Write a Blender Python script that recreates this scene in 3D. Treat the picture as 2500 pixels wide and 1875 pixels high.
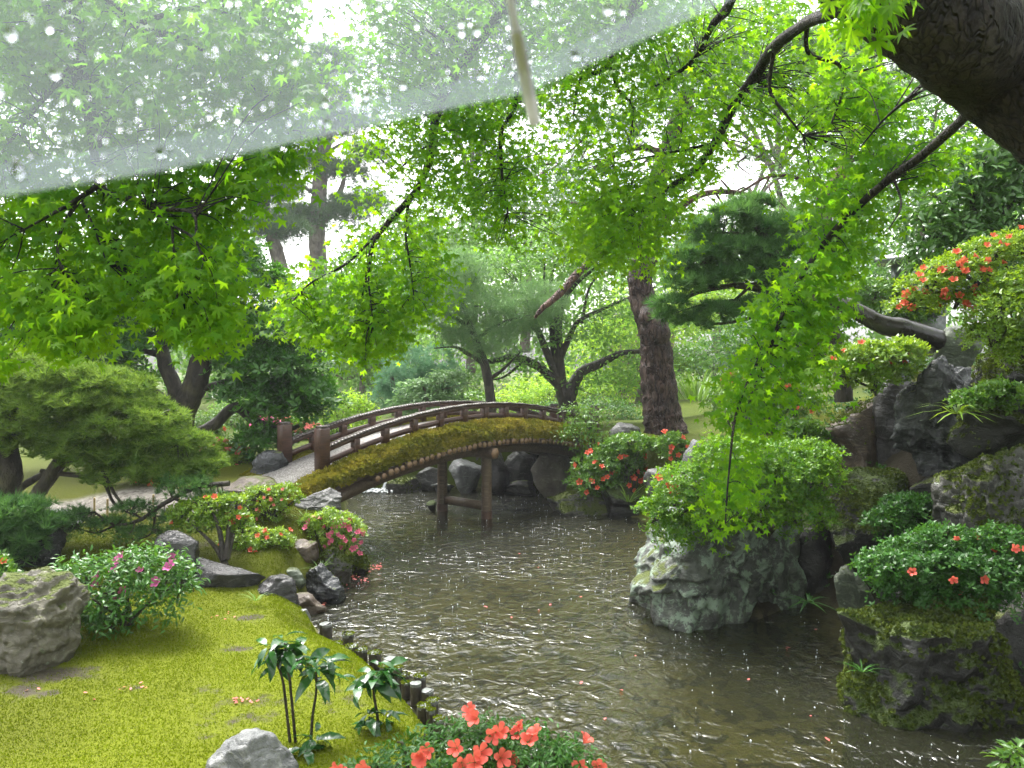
# Japanese pond garden in the rain, seen from under a clear umbrella.
# Layout distances are noted in units of K = 0.6 m; P(), G() and S() turn them into metres.
import bpy, bmesh, math, random
import numpy as np
from mathutils import Vector, noise

for o in list(bpy.data.objects):
    bpy.data.objects.remove(o)
scene = bpy.context.scene
COL = scene.collection

# ------------------------------------------------------------------ camera, sky, sun, exposure
K = 0.6
F = 1853.0                      # focal length in pixels of the 2500 px wide photograph
EYE = 3.76                      # eye height above the water (layout units)
PITCH = math.atan(47.5 / F)
cam_d = bpy.data.cameras.new('camera')
cam_d.sensor_width = 36.0
cam_d.lens = F / 2500 * 36
cam_d.clip_start = 0.02
cam_d.clip_end = 600
cam_d.dof.use_dof = True
cam_d.dof.focus_distance = 9.0
cam_d.dof.aperture_fstop = 9.0
cam = bpy.data.objects.new('camera', cam_d)
COL.objects.link(cam)
cam.location = (0, 0, EYE * K)
cam.rotation_euler = (math.radians(90) - PITCH, 0, 0)
scene.camera = cam

SUN_EL, SUN_AZ = math.radians(62), math.radians(-35)   # azimuth from +Y, clockwise seen from above
world = bpy.data.worlds.new('World')
scene.world = world
world.use_nodes = True
wt = world.node_tree
wt.nodes.clear()
w_out = wt.nodes.new('ShaderNodeOutputWorld')
w_bg = wt.nodes.new('ShaderNodeBackground')
w_sky = wt.nodes.new('ShaderNodeTexSky')
w_sky.sky_type = 'NISHITA'
w_sky.sun_disc = False
w_sky.sun_elevation = SUN_EL
w_sky.sun_rotation = SUN_AZ
w_sky.air_density = 1.6
w_sky.dust_density = 5.0
w_hsv = wt.nodes.new('ShaderNodeHueSaturation')        # overcast: the sky's blue greyed out
w_hsv.inputs['Saturation'].default_value = 0.13
wt.links.new(w_sky.outputs[0], w_hsv.inputs['Color'])
wt.links.new(w_hsv.outputs[0], w_bg.inputs['Color'])
w_bg.inputs['Strength'].default_value = 0.12
wt.links.new(w_bg.outputs[0], w_out.inputs['Surface'])

sun_d = bpy.data.lights.new('sun', 'SUN')
sun_d.energy = 1.5
sun_d.angle = math.radians(25)
sun_d.color = (1.0, 0.97, 0.92)
sun = bpy.data.objects.new('sun', sun_d)
COL.objects.link(sun)
sun.rotation_euler = (math.radians(90) - SUN_EL, 0, -SUN_AZ + math.pi)
sun.rotation_euler = Vector((math.sin(SUN_AZ) * math.cos(SUN_EL), math.cos(SUN_AZ) * math.cos(SUN_EL), math.sin(SUN_EL))).to_track_quat('Z', 'Y').to_euler()
sun.location = (0, 0, 30)

scene.view_settings.view_transform = 'Standard'
scene.view_settings.look = 'None'
scene.view_settings.exposure = 2.35
scene.view_settings.gamma = 1.0
scene.view_settings.use_curve_mapping = False
scene.render.engine = 'CYCLES'
cy = scene.cycles
cy.use_denoising = True
cy.max_bounces = 7
cy.diffuse_bounces = 3
cy.glossy_bounces = 2
cy.transmission_bounces = 4
cy.transparent_max_bounces = 12
cy.volume_bounces = 0
cy.caustics_reflective = False
cy.caustics_refractive = False
cy.sample_clamp_indirect = 4.0

# ------------------------------------------------------------------ layout helpers
CA, SA = math.cos(PITCH), math.sin(PITCH)


def ray(px, py):
    u, v = (px - 1250) / F, (937.5 - py) / F
    return np.array([u, CA + v * SA, -SA + v * CA])


def P(px, py, Y):
    """Point in the world at distance Y (layout units) in front of the eye, in the direction of the photograph's pixel."""
    r = ray(px, py)
    return r * (Y * K / r[1]) + np.array([0, 0, EYE * K])


def G(px, py, z):
    r = ray(px, py)
    return r * ((z - EYE) * K / r[2]) + np.array([0, 0, EYE * K])


def S(px, Y):
    return px * Y * K / F


def project(p):
    """Pixel (of the 2500 px photograph) and depth of world points, used only to find which leaves show largest."""
    d = p - np.array([0, 0, EYE * K])
    dep = d[:, 1] * CA - d[:, 2] * SA
    up = d[:, 1] * SA + d[:, 2] * CA
    dep = np.where(dep > 1e-3, dep, 1e-3)
    return 1250 + F * d[:, 0] / dep, 937.5 - F * up / dep, dep


def vnoise(x, y, scale, seed):
    """Smooth value noise in 0..1 on numpy arrays."""
    rg = np.random.RandomState(seed)
    tab = rg.rand(64, 64)
    u, v = np.asarray(x) / scale + 1000.3, np.asarray(y) / scale + 1000.7
    i, j = np.floor(u).astype(int), np.floor(v).astype(int)
    a, b = u - i, v - j
    a, b = a * a * (3 - 2 * a), b * b * (3 - 2 * b)
    g = lambda p, q: tab[p % 64, q % 64]
    return (g(i, j) * (1 - a) + g(i + 1, j) * a) * (1 - b) + (g(i, j + 1) * (1 - a) + g(i + 1, j + 1) * a) * b


def fbm(x, y, scale, seed, octs=3):
    t, amp, tot = 0, 1.0, 0
    for k in range(octs):
        t = t + amp * vnoise(x, y, scale / 2 ** k, seed + k)
        tot += amp
        amp *= .5
    return t / tot


def nrm(v):
    return v / (np.linalg.norm(v, axis=-1, keepdims=True) + 1e-9)


# ------------------------------------------------------------------ scene objects
def tag(o, label=None, cat=None, group=None, kind=None):
    if label: o['label'] = label
    if cat: o['category'] = cat
    if group: o['group'] = group
    if kind: o['kind'] = kind
    return o


def empty(name, loc, label=None, cat=None, group=None):
    o = bpy.data.objects.new(name, None)
    o.empty_display_size = .2
    COL.objects.link(o)
    o.location = Vector(loc)
    return tag(o, label, cat, group)


def link(name, me, parent=None, loc=(0, 0, 0), rot=None):
    o = bpy.data.objects.new(name, me)
    COL.objects.link(o)
    if parent is not None: o.parent = parent
    o.location = Vector(loc)
    if rot is not None: o.rotation_euler = rot
    return o


class MB:
    """Collects vertices and faces of any number of shapes for ONE mesh object."""

    def __init__(s):
        s.v, s.f, s.t, s.n = [], [], [], 0

    def add(s, v, f, tint=.5):
        v = np.asarray(v, dtype=np.float64).reshape(-1, 3)
        f = np.asarray(f, dtype=np.int64)
        s.v.append(v)
        s.f.append(f + s.n)
        s.t.append(np.full(len(v), tint) if np.isscalar(tint) else np.asarray(tint))
        s.n += len(v)
        return s

    def mesh(s, name, mat, origin=(0, 0, 0), smooth=False):
        me = bpy.data.meshes.new(name)
        v = (np.concatenate(s.v) - np.asarray(origin, dtype=np.float64)).astype(np.float32)
        tot = [np.full(len(f), f.shape[1]) for f in s.f if len(f)]
        loops = np.concatenate([f.ravel() for f in s.f if len(f)]).astype(np.int32)
        tot = np.concatenate(tot).astype(np.int32)
        start = np.concatenate([[0], np.cumsum(tot)[:-1]]).astype(np.int32)
        me.vertices.add(len(v))
        me.vertices.foreach_set('co', v.ravel())
        me.loops.add(len(loops))
        me.loops.foreach_set('vertex_index', loops)
        me.polygons.add(len(tot))
        me.polygons.foreach_set('loop_start', start)
        me.polygons.foreach_set('loop_total', tot)
        if smooth: me.polygons.foreach_set('use_smooth', np.ones(len(tot), dtype=bool))
        a = me.attributes.new('tint', 'FLOAT', 'POINT')
        a.data.foreach_set('value', np.concatenate(s.t).astype(np.float32))
        me.update(calc_edges=True)
        me.validate()
        if mat: me.materials.append(mat)
        return me

    def build(s, name, mat, parent=None, origin=None, smooth=False):
        """One object; with a parent the mesh is kept relative to the parent's place."""
        if parent is not None:
            org = np.array(abs_loc(parent)) if origin is None else np.array(origin)
            return link(name, s.mesh(name, mat, org, smooth), parent, org - np.array(abs_loc(parent)))
        org = np.zeros(3) if origin is None else np.array(origin)
        return link(name, s.mesh(name, mat, org, smooth), None, org)


def abs_loc(o):
    l = Vector(o.location)
    while o.parent is not None:
        o = o.parent
        l = l + Vector(o.location)
    return l


BOXF = np.array([[0, 3, 2, 1], [4, 5, 6, 7], [0, 1, 5, 4], [1, 2, 6, 5], [2, 3, 7, 6], [3, 0, 4, 7]])


def box_pts(c, ax, ay, az):
    """Box around c with half-axis vectors ax, ay, az."""
    c, ax, ay, az = map(np.asarray, (c, ax, ay, az))
    return np.array([c - ax - ay - az, c + ax - ay - az, c + ax + ay - az, c - ax + ay - az,
                     c - ax - ay + az, c + ax - ay + az, c + ax + ay + az, c - ax + ay + az])


def bevel_box(c, ax, ay, az, b=.12):
    """Box with chamfered vertical edges (an octagon column) and a chamfered top."""
    c, ax, ay, az = map(np.asarray, (c, ax, ay, az))
    k = 1 - b
    ring = [(-k, -1), (k, -1), (1, -k), (1, k), (k, 1), (-k, 1), (-1, k), (-1, -k)]
    v = []
    for z, sc in ((-1, 1), (1 - b * .5, 1), (1, 1 - b)):
        v += [c + ax * x * sc + ay * y * sc + az * z for x, y in ring]
    f4 = []
    for l in range(2):
        for i in range(8):
            j = (i + 1) % 8
            f4.append([l * 8 + i, l * 8 + j, l * 8 + 8 + j, l * 8 + 8 + i])
    return np.array(v), np.array(f4), np.array([list(range(16, 24))])


def catmull(pts, n):
    pts = np.asarray(pts, dtype=float)
    if len(pts) == 2: pts = np.array([pts[0], (pts[0] + pts[1]) / 2, pts[1]])
    q = np.vstack([2 * pts[0] - pts[1], pts, 2 * pts[-1] - pts[-2]])
    out = []
    m = len(pts) - 1
    for t in np.linspace(0, m - 1e-6, n):
        i = int(t)
        u = t - i
        a, b, c, d = q[i], q[i + 1], q[i + 2], q[i + 3]
        out.append(.5 * ((2 * b) + (c - a) * u + (2 * a - 5 * b + 4 * c - d) * u * u + (3 * b - a - 3 * c + d) * u ** 3))
    return np.array(out)


def tube(mb, pts, rad, sides=8, rings=None, rough=0.0, seed=0, tint=.5, cap=True, freq=6.0):
    """Tapered round limb along a smoothed path; rough pushes the surface in and out like bark."""
    pts = np.asarray(pts, dtype=float)
    rings = rings or max(6, len(pts) * 4)
    c = catmull(pts, rings)
    r = np.interp(np.linspace(0, 1, rings), np.linspace(0, 1, len(rad)), rad)
    tan = nrm(np.gradient(c, axis=0))
    up = np.array([0.31, 0.87, 0.2]) if abs(tan[0][2]) > .6 else np.array([0, 0, 1.0])
    v = []
    nprev = None
    for k in range(rings):
        a = up if nprev is None else nprev
        x = a - tan[k] * np.dot(a, tan[k])
        x = x / (np.linalg.norm(x) + 1e-9)
        nprev = x
        y = np.cross(tan[k], x)
        for s in range(sides):
            th = 2 * math.pi * s / sides
            d = math.cos(th) * x + math.sin(th) * y
            rr = r[k]
            if rough:
                p = c[k] + d * r[k]
                q = Vector(p * freq + seed * 7.1)
                rr *= 1 + rough * (noise.noise(q) + .6 * noise.noise(q * 2.7))
            v.append(c[k] + d * rr)
    f = []
    for k in range(rings - 1):
        for s in range(sides):
            t = (s + 1) % sides
            f.append([k * sides + s, k * sides + t, (k + 1) * sides + t, (k + 1) * sides + s])
    mb.add(v, f, tint)
    if cap:
        n0 = len(v)
        mb.add([c[0] - tan[0] * r[0] * .1] + v[:sides], [[0, 1 + (s + 1) % sides, 1 + s] for s in range(sides)], tint)
        mb.add([c[-1] + tan[-1] * r[-1] * .4] + v[n0 - sides:], [[0, 1 + s, 1 + (s + 1) % sides] for s in range(sides)], tint)
    return c


def limb(mb, pix, w, Y=None, **kw):
    """Limb along pixels (px, py[, Y]) of width w pixels at its ends."""
    pts, rad = [], []
    for k, p in enumerate(pix):
        y = p[2] if len(p) > 2 else Y
        pts.append(P(p[0], p[1], y))
    ys = [p[2] if len(p) > 2 else Y for p in pix]
    ws = np.interp(np.linspace(0, 1, len(pix)), np.linspace(0, 1, len(w)), w)
    rad = [S(a, b) / 2 for a, b in zip(ws, ys)]
    return tube(mb, pts, rad, **kw)


# ------------------------------------------------------------------ leaf shapes (x: along the leaf, z: its upper face)
def fan(pts, c=(0, 0, 0)):
    v = np.array([c] + list(pts), dtype=float)
    f = np.array([[0, i, i + 1] for i in range(1, len(pts))])
    return v, f


def maple_shape(lobes, notch):
    pts = []
    for i, (a, l) in enumerate(lobes):
        a = math.radians(a)
        if i: 
            m = (a + math.radians(lobes[i - 1][0])) / 2
            pts.append((math.cos(m) * notch, math.sin(m) * notch, .0))
        w = .13
        pts.append((math.cos(a - .2) * l * .6, math.sin(a - .2) * l * .6, -.05))
        pts.append((math.cos(a) * l, math.sin(a) * l, -.22 * l * l))
        pts.append((math.cos(a + .2) * l * .6, math.sin(a + .2) * l * .6, -.05))
    return fan(pts)


MAPLE7 = maple_shape([(-128, .5), (-84, .78), (-42, .95), (0, 1.0), (42, .95), (84, .78), (128, .5)], .3)


def maple_lite():
    pts = []
    for i, (a, l) in enumerate([(-112, .62), (-55, .92), (0, 1.0), (55, .92), (112, .62)]):
        a = math.radians(a)
        if i:
            m = a - math.radians(28)
            pts.append((math.cos(m) * .38, math.sin(m) * .38, .02))
        pts.append((math.cos(a) * l, math.sin(a) * l, -.2 * l * l))
    return fan(pts, (-.05, 0, 0))


MAPLE5 = maple_lite()
OVAL = (np.array([[0, 0, 0], [.45, .21, .06], [1, 0, -.1], [.45, -.21, .06]]), np.array([[0, 2, 1], [0, 3, 2]]))
LANCE = (np.array([[0, 0, 0], [.25, .13, .05], [.6, .15, .03], [1, 0, -.18], [.6, -.15, .03], [.25, -.13, .05], [.42, 0, 0], [.7, 0, -.05]]),
         np.array([[0, 6, 1], [1, 6, 2], [6, 7, 2], [2, 7, 3], [0, 5, 6], [5, 4, 6], [6, 4, 7], [4, 3, 7]]))
DROOP = (np.array([[0, 0, 0], [.22, .14, .06], [.5, .2, .0], [.78, .13, -.17], [1, 0, -.42], [.78, -.13, -.17], [.5, -.2, .0], [.22, -.14, .06],
                   [.25, 0, .03], [.52, 0, -.05], [.8, 0, -.22]]),
         np.array([[0, 8, 1], [1, 8, 2], [8, 9, 2], [2, 9, 3], [9, 10, 3], [3, 10, 4], [0, 7, 8], [7, 6, 8], [8, 6, 9], [6, 5, 9], [9, 5, 10], [5, 4, 10]]))


def whorl(n=5, tilt=.35, seed=0, w=.2):
    """A little rosette of n leaves (azalea shoot tip)."""
    rg = np.random.RandomState(seed)
    V, Fc = [], []
    for i in range(n):
        a = 2 * math.pi * (i + .3 * rg.rand()) / n
        t = tilt + .35 * rg.rand()
        d = np.array([math.cos(a) * math.cos(t), math.sin(a) * math.cos(t), math.sin(t)])
        s = np.array([-math.sin(a), math.cos(a), 0])
        L = .75 + .4 * rg.rand()
        b = len(V)
        up = np.cross(d, s)
        V += [d * .06, d * .5 * L + s * w * L - up * .03, d * L, d * .5 * L - s * w * L - up * .03]
        Fc += [[b, b + 1, b + 2], [b, b + 2, b + 3]]
    return np.array(V), np.array(Fc)


def tuft(n=11, spread=1.1, w=.035, seed=0, droop=0.0):
    """Pine needles radiating around +z."""
    rg = np.random.RandomState(seed)
    V, Fc = [], []
    for i in range(n):
        a, t = rg.rand() * 6.283, spread * math.sqrt(rg.rand())
        d = np.array([math.cos(a) * math.sin(t), math.sin(a) * math.sin(t), math.cos(t)])
        s = nrm(np.cross(d, rg.randn(3)))
        L = .7 + .4 * rg.rand()
        b = len(V)
        V += [s * w, -s * w, d * L - np.array([0, 0, droop * L])]
        Fc += [[b, b + 1, b + 2]]
    return np.array(V), np.array(Fc)


def basis(ldir, lnorm, up=False):
    if up:          # the shape's own axis (z) follows lnorm exactly
        z = nrm(lnorm)
        x = nrm(ldir - z * np.sum(z * ldir, axis=1, keepdims=True))
        return x, np.cross(z, x), z
    x = nrm(ldir)
    z = nrm(lnorm - x * np.sum(x * lnorm, axis=1, keepdims=True))
    return x, np.cross(z, x), z


def scatter(mb, shape, pos, ldir, lnorm, size, tint, up=False):
    V, Fc = shape
    n, k = len(pos), len(V)
    if n == 0: return
    x, y, z = basis(ldir, lnorm, up)
    size = np.broadcast_to(np.asarray(size, dtype=float), (n,))[:, None, None]
    v = pos[:, None, :] + size * (V[None, :, 0:1] * x[:, None, :] + V[None, :, 1:2] * y[:, None, :] + V[None, :, 2:3] * z[:, None, :])
    f = (Fc[None] + (np.arange(n) * k)[:, None, None]).reshape(-1, Fc.shape[1])
    mb.add(v.reshape(-1, 3), f, np.repeat(np.broadcast_to(tint, (n,)), k))


def blobs_px(lst, Y, deep=.8):
    """(px, py, rx, ry[, Y]) ellipses of a crown -> centres and radii in metres."""
    c, r = [], []
    for b in lst:
        y = b[4] if len(b) > 4 else Y
        c.append(P(b[0], b[1], y))
        r.append((S(b[2], y), S((b[2] * .5 + b[3] * .5) * deep * 1.3, y), S(b[3], y)))
    return np.array(c), np.array(r)


def crown_leaves(rg, blobs, pads, per, pad_r, up=.7, shell=.5, lower=.5, curl=.35, loose=.4):
    bc, br = blobs
    wgt = br[:, 0] * br[:, 2]
    i = rg.choice(len(bc), pads, p=wgt / wgt.sum())
    d = nrm(rg.randn(pads, 3))
    flip = (d[:, 2] < 0) & (rg.rand(pads) > lower)
    d[flip, 2] *= -1
    rad = shell + (1 - shell) * rg.rand(pads, 1) ** .6
    c = bc[i] + d * br[i] * rad
    pn = nrm(d / br[i] * br[i].mean(axis=1, keepdims=True) * .7 + np.array([0, 0, up]) + rg.randn(pads, 3) * .25)
    t1 = nrm(np.cross(pn, nrm(rg.randn(pads, 3))))
    t2 = np.cross(pn, t1)
    sz = pad_r * (.55 + .9 * rg.rand(pads))
    j = np.repeat(np.arange(pads), per)
    n = len(j)
    th, rr = rg.rand(n) * 6.283, np.sqrt(rg.rand(n)) * sz[j]
    rad_dir = t1[j] * np.cos(th)[:, None] + t2[j] * np.sin(th)[:, None]
    pos = c[j] + rad_dir * rr[:, None] + pn[j] * (rg.randn(n) * .15 * pad_r - curl * rr * rr / sz[j])[:, None]
    ldir = rad_dir + rg.randn(n, 3) * .45
    lnorm = pn[j] + rg.randn(n, 3) * loose
    tint = np.clip(.5 + (rg.rand(pads)[j] - .5) * .6 + rg.randn(n) * .16, 0, 1)
    return pos, ldir, lnorm, tint, c


# ------------------------------------------------------------------ materials
class NT:
    def __init__(s, name):
        s.m = bpy.data.materials.new(name)
        s.m.use_nodes = True
        s.t = s.m.node_tree
        s.t.nodes.clear()
        s.out = s.t.nodes.new('ShaderNodeOutputMaterial')

    def n(s, kind, ins=None, **kw):
        x = s.t.nodes.new('ShaderNode' + kind)
        for k, v in kw.items(): setattr(x, k, v)
        for k, v in (ins or {}).items():
            i = x.inputs[k]
            if isinstance(v, bpy.types.NodeSocket): s.t.links.new(v, i)
            elif isinstance(v, bpy.types.Node): s.t.links.new(v.outputs[0], i)
            else: i.default_value = (tuple(v) + (1,) if hasattr(v, '__len__') and len(v) == 3 and i.type == 'RGBA' else v)
        return x

    def mix(s, fac, a, b, blend='MIX'):
        x = s.n('Mix', data_type='RGBA', blend_type=blend)
        for i, v in ((0, fac), (6, a), (7, b)):
            if isinstance(v, bpy.types.NodeSocket): s.t.links.new(v, x.inputs[i])
            elif isinstance(v, bpy.types.Node): s.t.links.new(v.outputs[0], x.inputs[i])
            else: x.inputs[i].default_value = tuple(v) + (1,) if hasattr(v, '__len__') else v
        return x.outputs[2]

    def math(s, op, a, b=0.0, c=None, clamp=False):
        x = s.n('Math', operation=op, use_clamp=clamp)
        for i, v in enumerate((a, b) if c is None else (a, b, c)):
            if isinstance(v, bpy.types.NodeSocket): s.t.links.new(v, x.inputs[i])
            elif isinstance(v, bpy.types.Node): s.t.links.new(v.outputs[0], x.inputs[i])
            else: x.inputs[i].default_value = v
        return x.outputs[0]

    def step(s, v, lo, hi):
        x = s.n('MapRange', {'Value': v, 'From Min': lo, 'From Max': hi}, interpolation_type='SMOOTHSTEP')
        return x.outputs[0]

    def noise(s, vec, scale, detail=4, rough=.55, dist=0.0):
        return s.n('TexNoise', {'Vector': vec, 'Scale': scale, 'Detail': detail, 'Roughness': rough, 'Distortion': dist}).outputs['Fac']

    def obj(s, scale=None):
        c = s.n('TexCoord').outputs['Object']
        return s.n('Mapping', {'Vector': c, 'Scale': scale}).outputs[0] if scale else c

    def attr(s, name='tint'):
        return s.n('Attribute', attribute_name=name).outputs['Fac']

    def bump(s, h, strength=.5, dist=.02, normal=None):
        i = {'Height': h, 'Strength': strength, 'Distance': dist}
        if normal is not None: i['Normal'] = normal
        return s.n('Bump', i).outputs[0]

    def bsdf(s, color, rough=.5, spec=.5, normal=None, **kw):
        i = {'Base Color': color, 'Roughness': rough, 'Specular IOR Level': spec}
        if normal is not None: i['Normal'] = normal
        i.update(kw)
        return s.n('BsdfPrincipled', i)

    def end(s, shader, disp=None):
        s.t.links.new(shader.outputs[0] if isinstance(shader, bpy.types.Node) else shader, s.out.inputs['Surface'])
        return s.m


def leaf_mat(name, c1, c2, t1, t2, trans=.4, rough=.38, spec=.5):
    """Leaf: glossy wet face over a body that lets light through; tint picks between two leaf colours."""
    m = NT(name)
    a = m.attr()
    body = m.bsdf(m.mix(a, c1, c2), rough, spec)
    tr = m.n('BsdfTranslucent', {'Color': m.mix(a, t1, t2)})
    return m.end(m.n('MixShader', {0: trans, 1: body.outputs[0], 2: tr.outputs[0]}))


def rock_mat(name, c1, c2, c3, moss=.0, lichen=.0, rough=.42, strata=1.0, moss_col=(.075, .095, .018), lich_col=(.36, .42, .34)):
    m = NT(name)
    co = m.obj()
    n1 = m.noise(co, 2.2, 6, .62, .6)
    n2 = m.noise(m.obj((1.0, 1.0, 2.0)), 6.5, 6, .65, 1.2)
    n3 = m.noise(co, 34, 6, .72)
    col = m.mix(m.step(n1, .36, .62), c1, c2)
    col = m.mix(m.math('MULTIPLY', m.step(n2, .52, .68), strata), col, c3)
    col = m.mix(m.math('MULTIPLY', m.step(n3, .42, .66), .5), col, c1)
    vor = m.n('TexVoronoi', {'Vector': m.n('VectorMath', {0: co, 1: m.n('VectorMath', {0: m.n('TexNoise', {'Vector': co, 'Scale': 6.0}).outputs['Color'], 1: (.25, .25, .25)}, operation='MULTIPLY').outputs[0]}).outputs[0], 'Scale': 2.1}, feature='DISTANCE_TO_EDGE')
    crack = m.step(vor.outputs['Distance'], .0, .035)
    col = m.mix(m.math('MULTIPLY', m.math('SUBTRACT', 1.0, crack), .22), col, (.012, .012, .01))
    rg = rough
    if lichen > 0:
        ln = m.noise(co, 7.5, 5, .7, .4)
        lm = m.step(ln, .68 - .22 * lichen, .74 - .2 * lichen)
        lcol = m.mix(m.noise(co, 40, 2), lich_col, tuple(x * .6 for x in lich_col))
        col = m.mix(m.math('MULTIPLY', lm, .85), col, lcol)
    h = m.math('ADD', m.math('MULTIPLY', n2, .7), m.math('ADD', m.math('MULTIPLY', n3, .45), m.math('MULTIPLY', crack, .12)))
    if moss > 0:
        nz = m.n('SeparateXYZ', {0: m.n('NewGeometry').outputs['Normal']}).outputs[2]
        mn = m.noise(co, 3.3, 5, .65)
        mm = m.step(m.math('ADD', m.math('MULTIPLY', nz, .5), mn), 1.02 - .6 * moss, 1.14 - .6 * moss)
        mcol = m.mix(m.noise(co, 60, 3), tuple(x * .55 for x in moss_col), tuple(x * 1.5 for x in moss_col))
        col = m.mix(mm, col, mcol)
        rg = m.math('ADD', m.math('MULTIPLY', mm, .5), rough)
        h = m.math('ADD', h, m.math('MULTIPLY', mm, m.math('MULTIPLY', m.noise(co, 70, 2), 1.2)))
    return m.end(m.bsdf(col, rg, .5, m.bump(h, .8, .035)))


def bark_mat(name, c1, c2, c3, scale=1.0, rough=.6, stretch=.35, plates=0.0):
    m = NT(name)
    co = m.obj((1, 1, stretch))
    n1 = m.noise(co, 9 * scale, 6, .65, .8)
    n2 = m.noise(co, 38 * scale, 4, .6)
    col = m.mix(m.step(n1, .38, .62), c1, c2)
    col = m.mix(m.step(m.noise(m.obj(), 3.0, 4), .5, .68), col, c3)
    h = m.math('ADD', n1, m.math('MULTIPLY', n2, .4))
    if plates:
        vv = m.n('VectorMath', {0: co, 1: m.n('VectorMath', {0: m.n('TexNoise', {'Vector': co, 'Scale': 14.0}).outputs['Color'], 1: (.12, .12, .12)}, operation='MULTIPLY').outputs[0]}).outputs[0]
        vor = m.n('TexVoronoi', {'Vector': vv, 'Scale': plates}, feature='DISTANCE_TO_EDGE')
        e = m.step(vor.outputs['Distance'], .0, .12)
        col = m.mix(m.math('MULTIPLY', m.math('SUBTRACT', 1.0, e), .6), col, tuple(x * .3 for x in c1))
        h = m.math('ADD', h, m.math('MULTIPLY', e, 1.1))
    return m.end(m.bsdf(col, rough, .3, m.bump(h, 1.0, .05)))


M = {}
M['maple'] = leaf_mat('maple_leaf', (.035, .12, .006), (.09, .2, .008), (.20, .50, .006), (.42, .70, .012), .65, .45, .15)
M['maple_dark'] = leaf_mat('maple_leaf_deep', (.03, .095, .010), (.06, .155, .014), (.10, .27, .012), (.20, .40, .02), .46, .4, .4)
M['evergreen'] = leaf_mat('evergreen_leaf', (.018, .085, .010), (.07, .2, .018), (.05, .18, .008), (.14, .36, .015), .3, .3, .45)
M['azalea'] = leaf_mat('azalea_leaf', (.04, .12, .012), (.10, .22, .018), (.12, .28, .015), (.24, .42, .02), .35, .35)
M['azalea_lime'] = leaf_mat('lime_azalea_leaf', (.08, .18, .012), (.19, .31, .018), (.22, .38, .012), (.40, .55, .02), .38, .38)
M['bush_green'] = leaf_mat('bush_leaf', (.035, .12, .008), (.13, .25, .012), (.10, .28, .008), (.28, .48, .012), .36, .4, .3)
M['azalea_deep'] = leaf_mat('deep_azalea_leaf', (.018, .07, .012), (.05, .15, .02), (.05, .15, .012), (.12, .28, .02), .28, .38, .3)
M['rhodo'] = leaf_mat('glossy_shrub_leaf', (.025, .09, .014), (.07, .2, .025), (.08, .22, .02), (.2, .4, .03), .28, .33, .35)
M['pine_yellow'] = leaf_mat('yellow_green_needles', (.055, .12, .018), (.21, .32, .06), (.11, .22, .018), (.32, .46, .05), .34, .5, .15)
M['pine_dark'] = leaf_mat('dark_needles', (.03, .10, .03), (.12, .24, .07), (.07, .19, .03), (.2, .4, .07), .34, .5, .2)
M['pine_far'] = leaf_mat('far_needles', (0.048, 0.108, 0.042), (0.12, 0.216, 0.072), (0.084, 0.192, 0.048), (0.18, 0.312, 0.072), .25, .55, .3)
M['weeping'] = leaf_mat('weeping_needles', (0.081, 0.176, 0.0675), (0.203, 0.324, 0.135), (0.162, 0.324, 0.0945), (0.297, 0.486, 0.162), .35, .5, .3)
M['blue_conifer'] = leaf_mat('blue_green_thread_leaves', (0.075, 0.188, 0.0938), (0.175, 0.338, 0.188), (0.112, 0.275, 0.125), (0.225, 0.425, 0.225), .3, .55, .3)
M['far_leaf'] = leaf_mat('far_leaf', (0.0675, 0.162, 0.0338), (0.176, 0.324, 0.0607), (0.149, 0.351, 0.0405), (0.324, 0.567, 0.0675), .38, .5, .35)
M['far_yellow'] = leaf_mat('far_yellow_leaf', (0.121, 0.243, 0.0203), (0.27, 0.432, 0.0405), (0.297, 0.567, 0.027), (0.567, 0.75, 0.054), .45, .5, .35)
M['right_leaf'] = leaf_mat('narrow_leaf', (.03, .09, .02), (.10, .21, .05), (.08, .22, .02), (.2, .4, .05), .33, .3, .55)
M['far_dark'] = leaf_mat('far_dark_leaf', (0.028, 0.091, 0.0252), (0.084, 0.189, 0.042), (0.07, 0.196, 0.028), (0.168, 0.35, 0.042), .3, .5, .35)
M['sapling'] = leaf_mat('sapling_leaf', (.012, .055, .012), (.03, .11, .02), (.03, .11, .012), (.07, .19, .02), .22, .2, .65)
M['grass'] = leaf_mat('grass_blade', (.06, .14, .02), (.17, .28, .05), (.14, .28, .03), (.26, .42, .06), .35, .45)
M['moss'] = leaf_mat('moss_blade', (.07, .085, .006), (.135, .17, .007), (.11, .15, .006), (.22, .30, .006), .34, .7, .04)
M['bridge_moss'] = leaf_mat('bridge_moss_blade', (.12, .135, .016), (.33, .27, .04), (.18, .2, .014), (.38, .33, .03), .32, .7, .06)
M['dark_moss'] = leaf_mat('rock_moss_blade', (.03, .05, .008), (.10, .13, .016), (.05, .08, .008), (.14, .18, .015), .25, .6, .2)


def petal_mat(name, c, t):
    m = NT(name)
    col = m.mix(m.attr(), c, tuple(min(1, x * 1.25 + .03) for x in c))
    return m.end(m.n('MixShader', {0: .35, 1: m.bsdf(col, .5, .3).outputs[0], 2: m.n('BsdfTranslucent', {'Color': t}).outputs[0]}))


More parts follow.
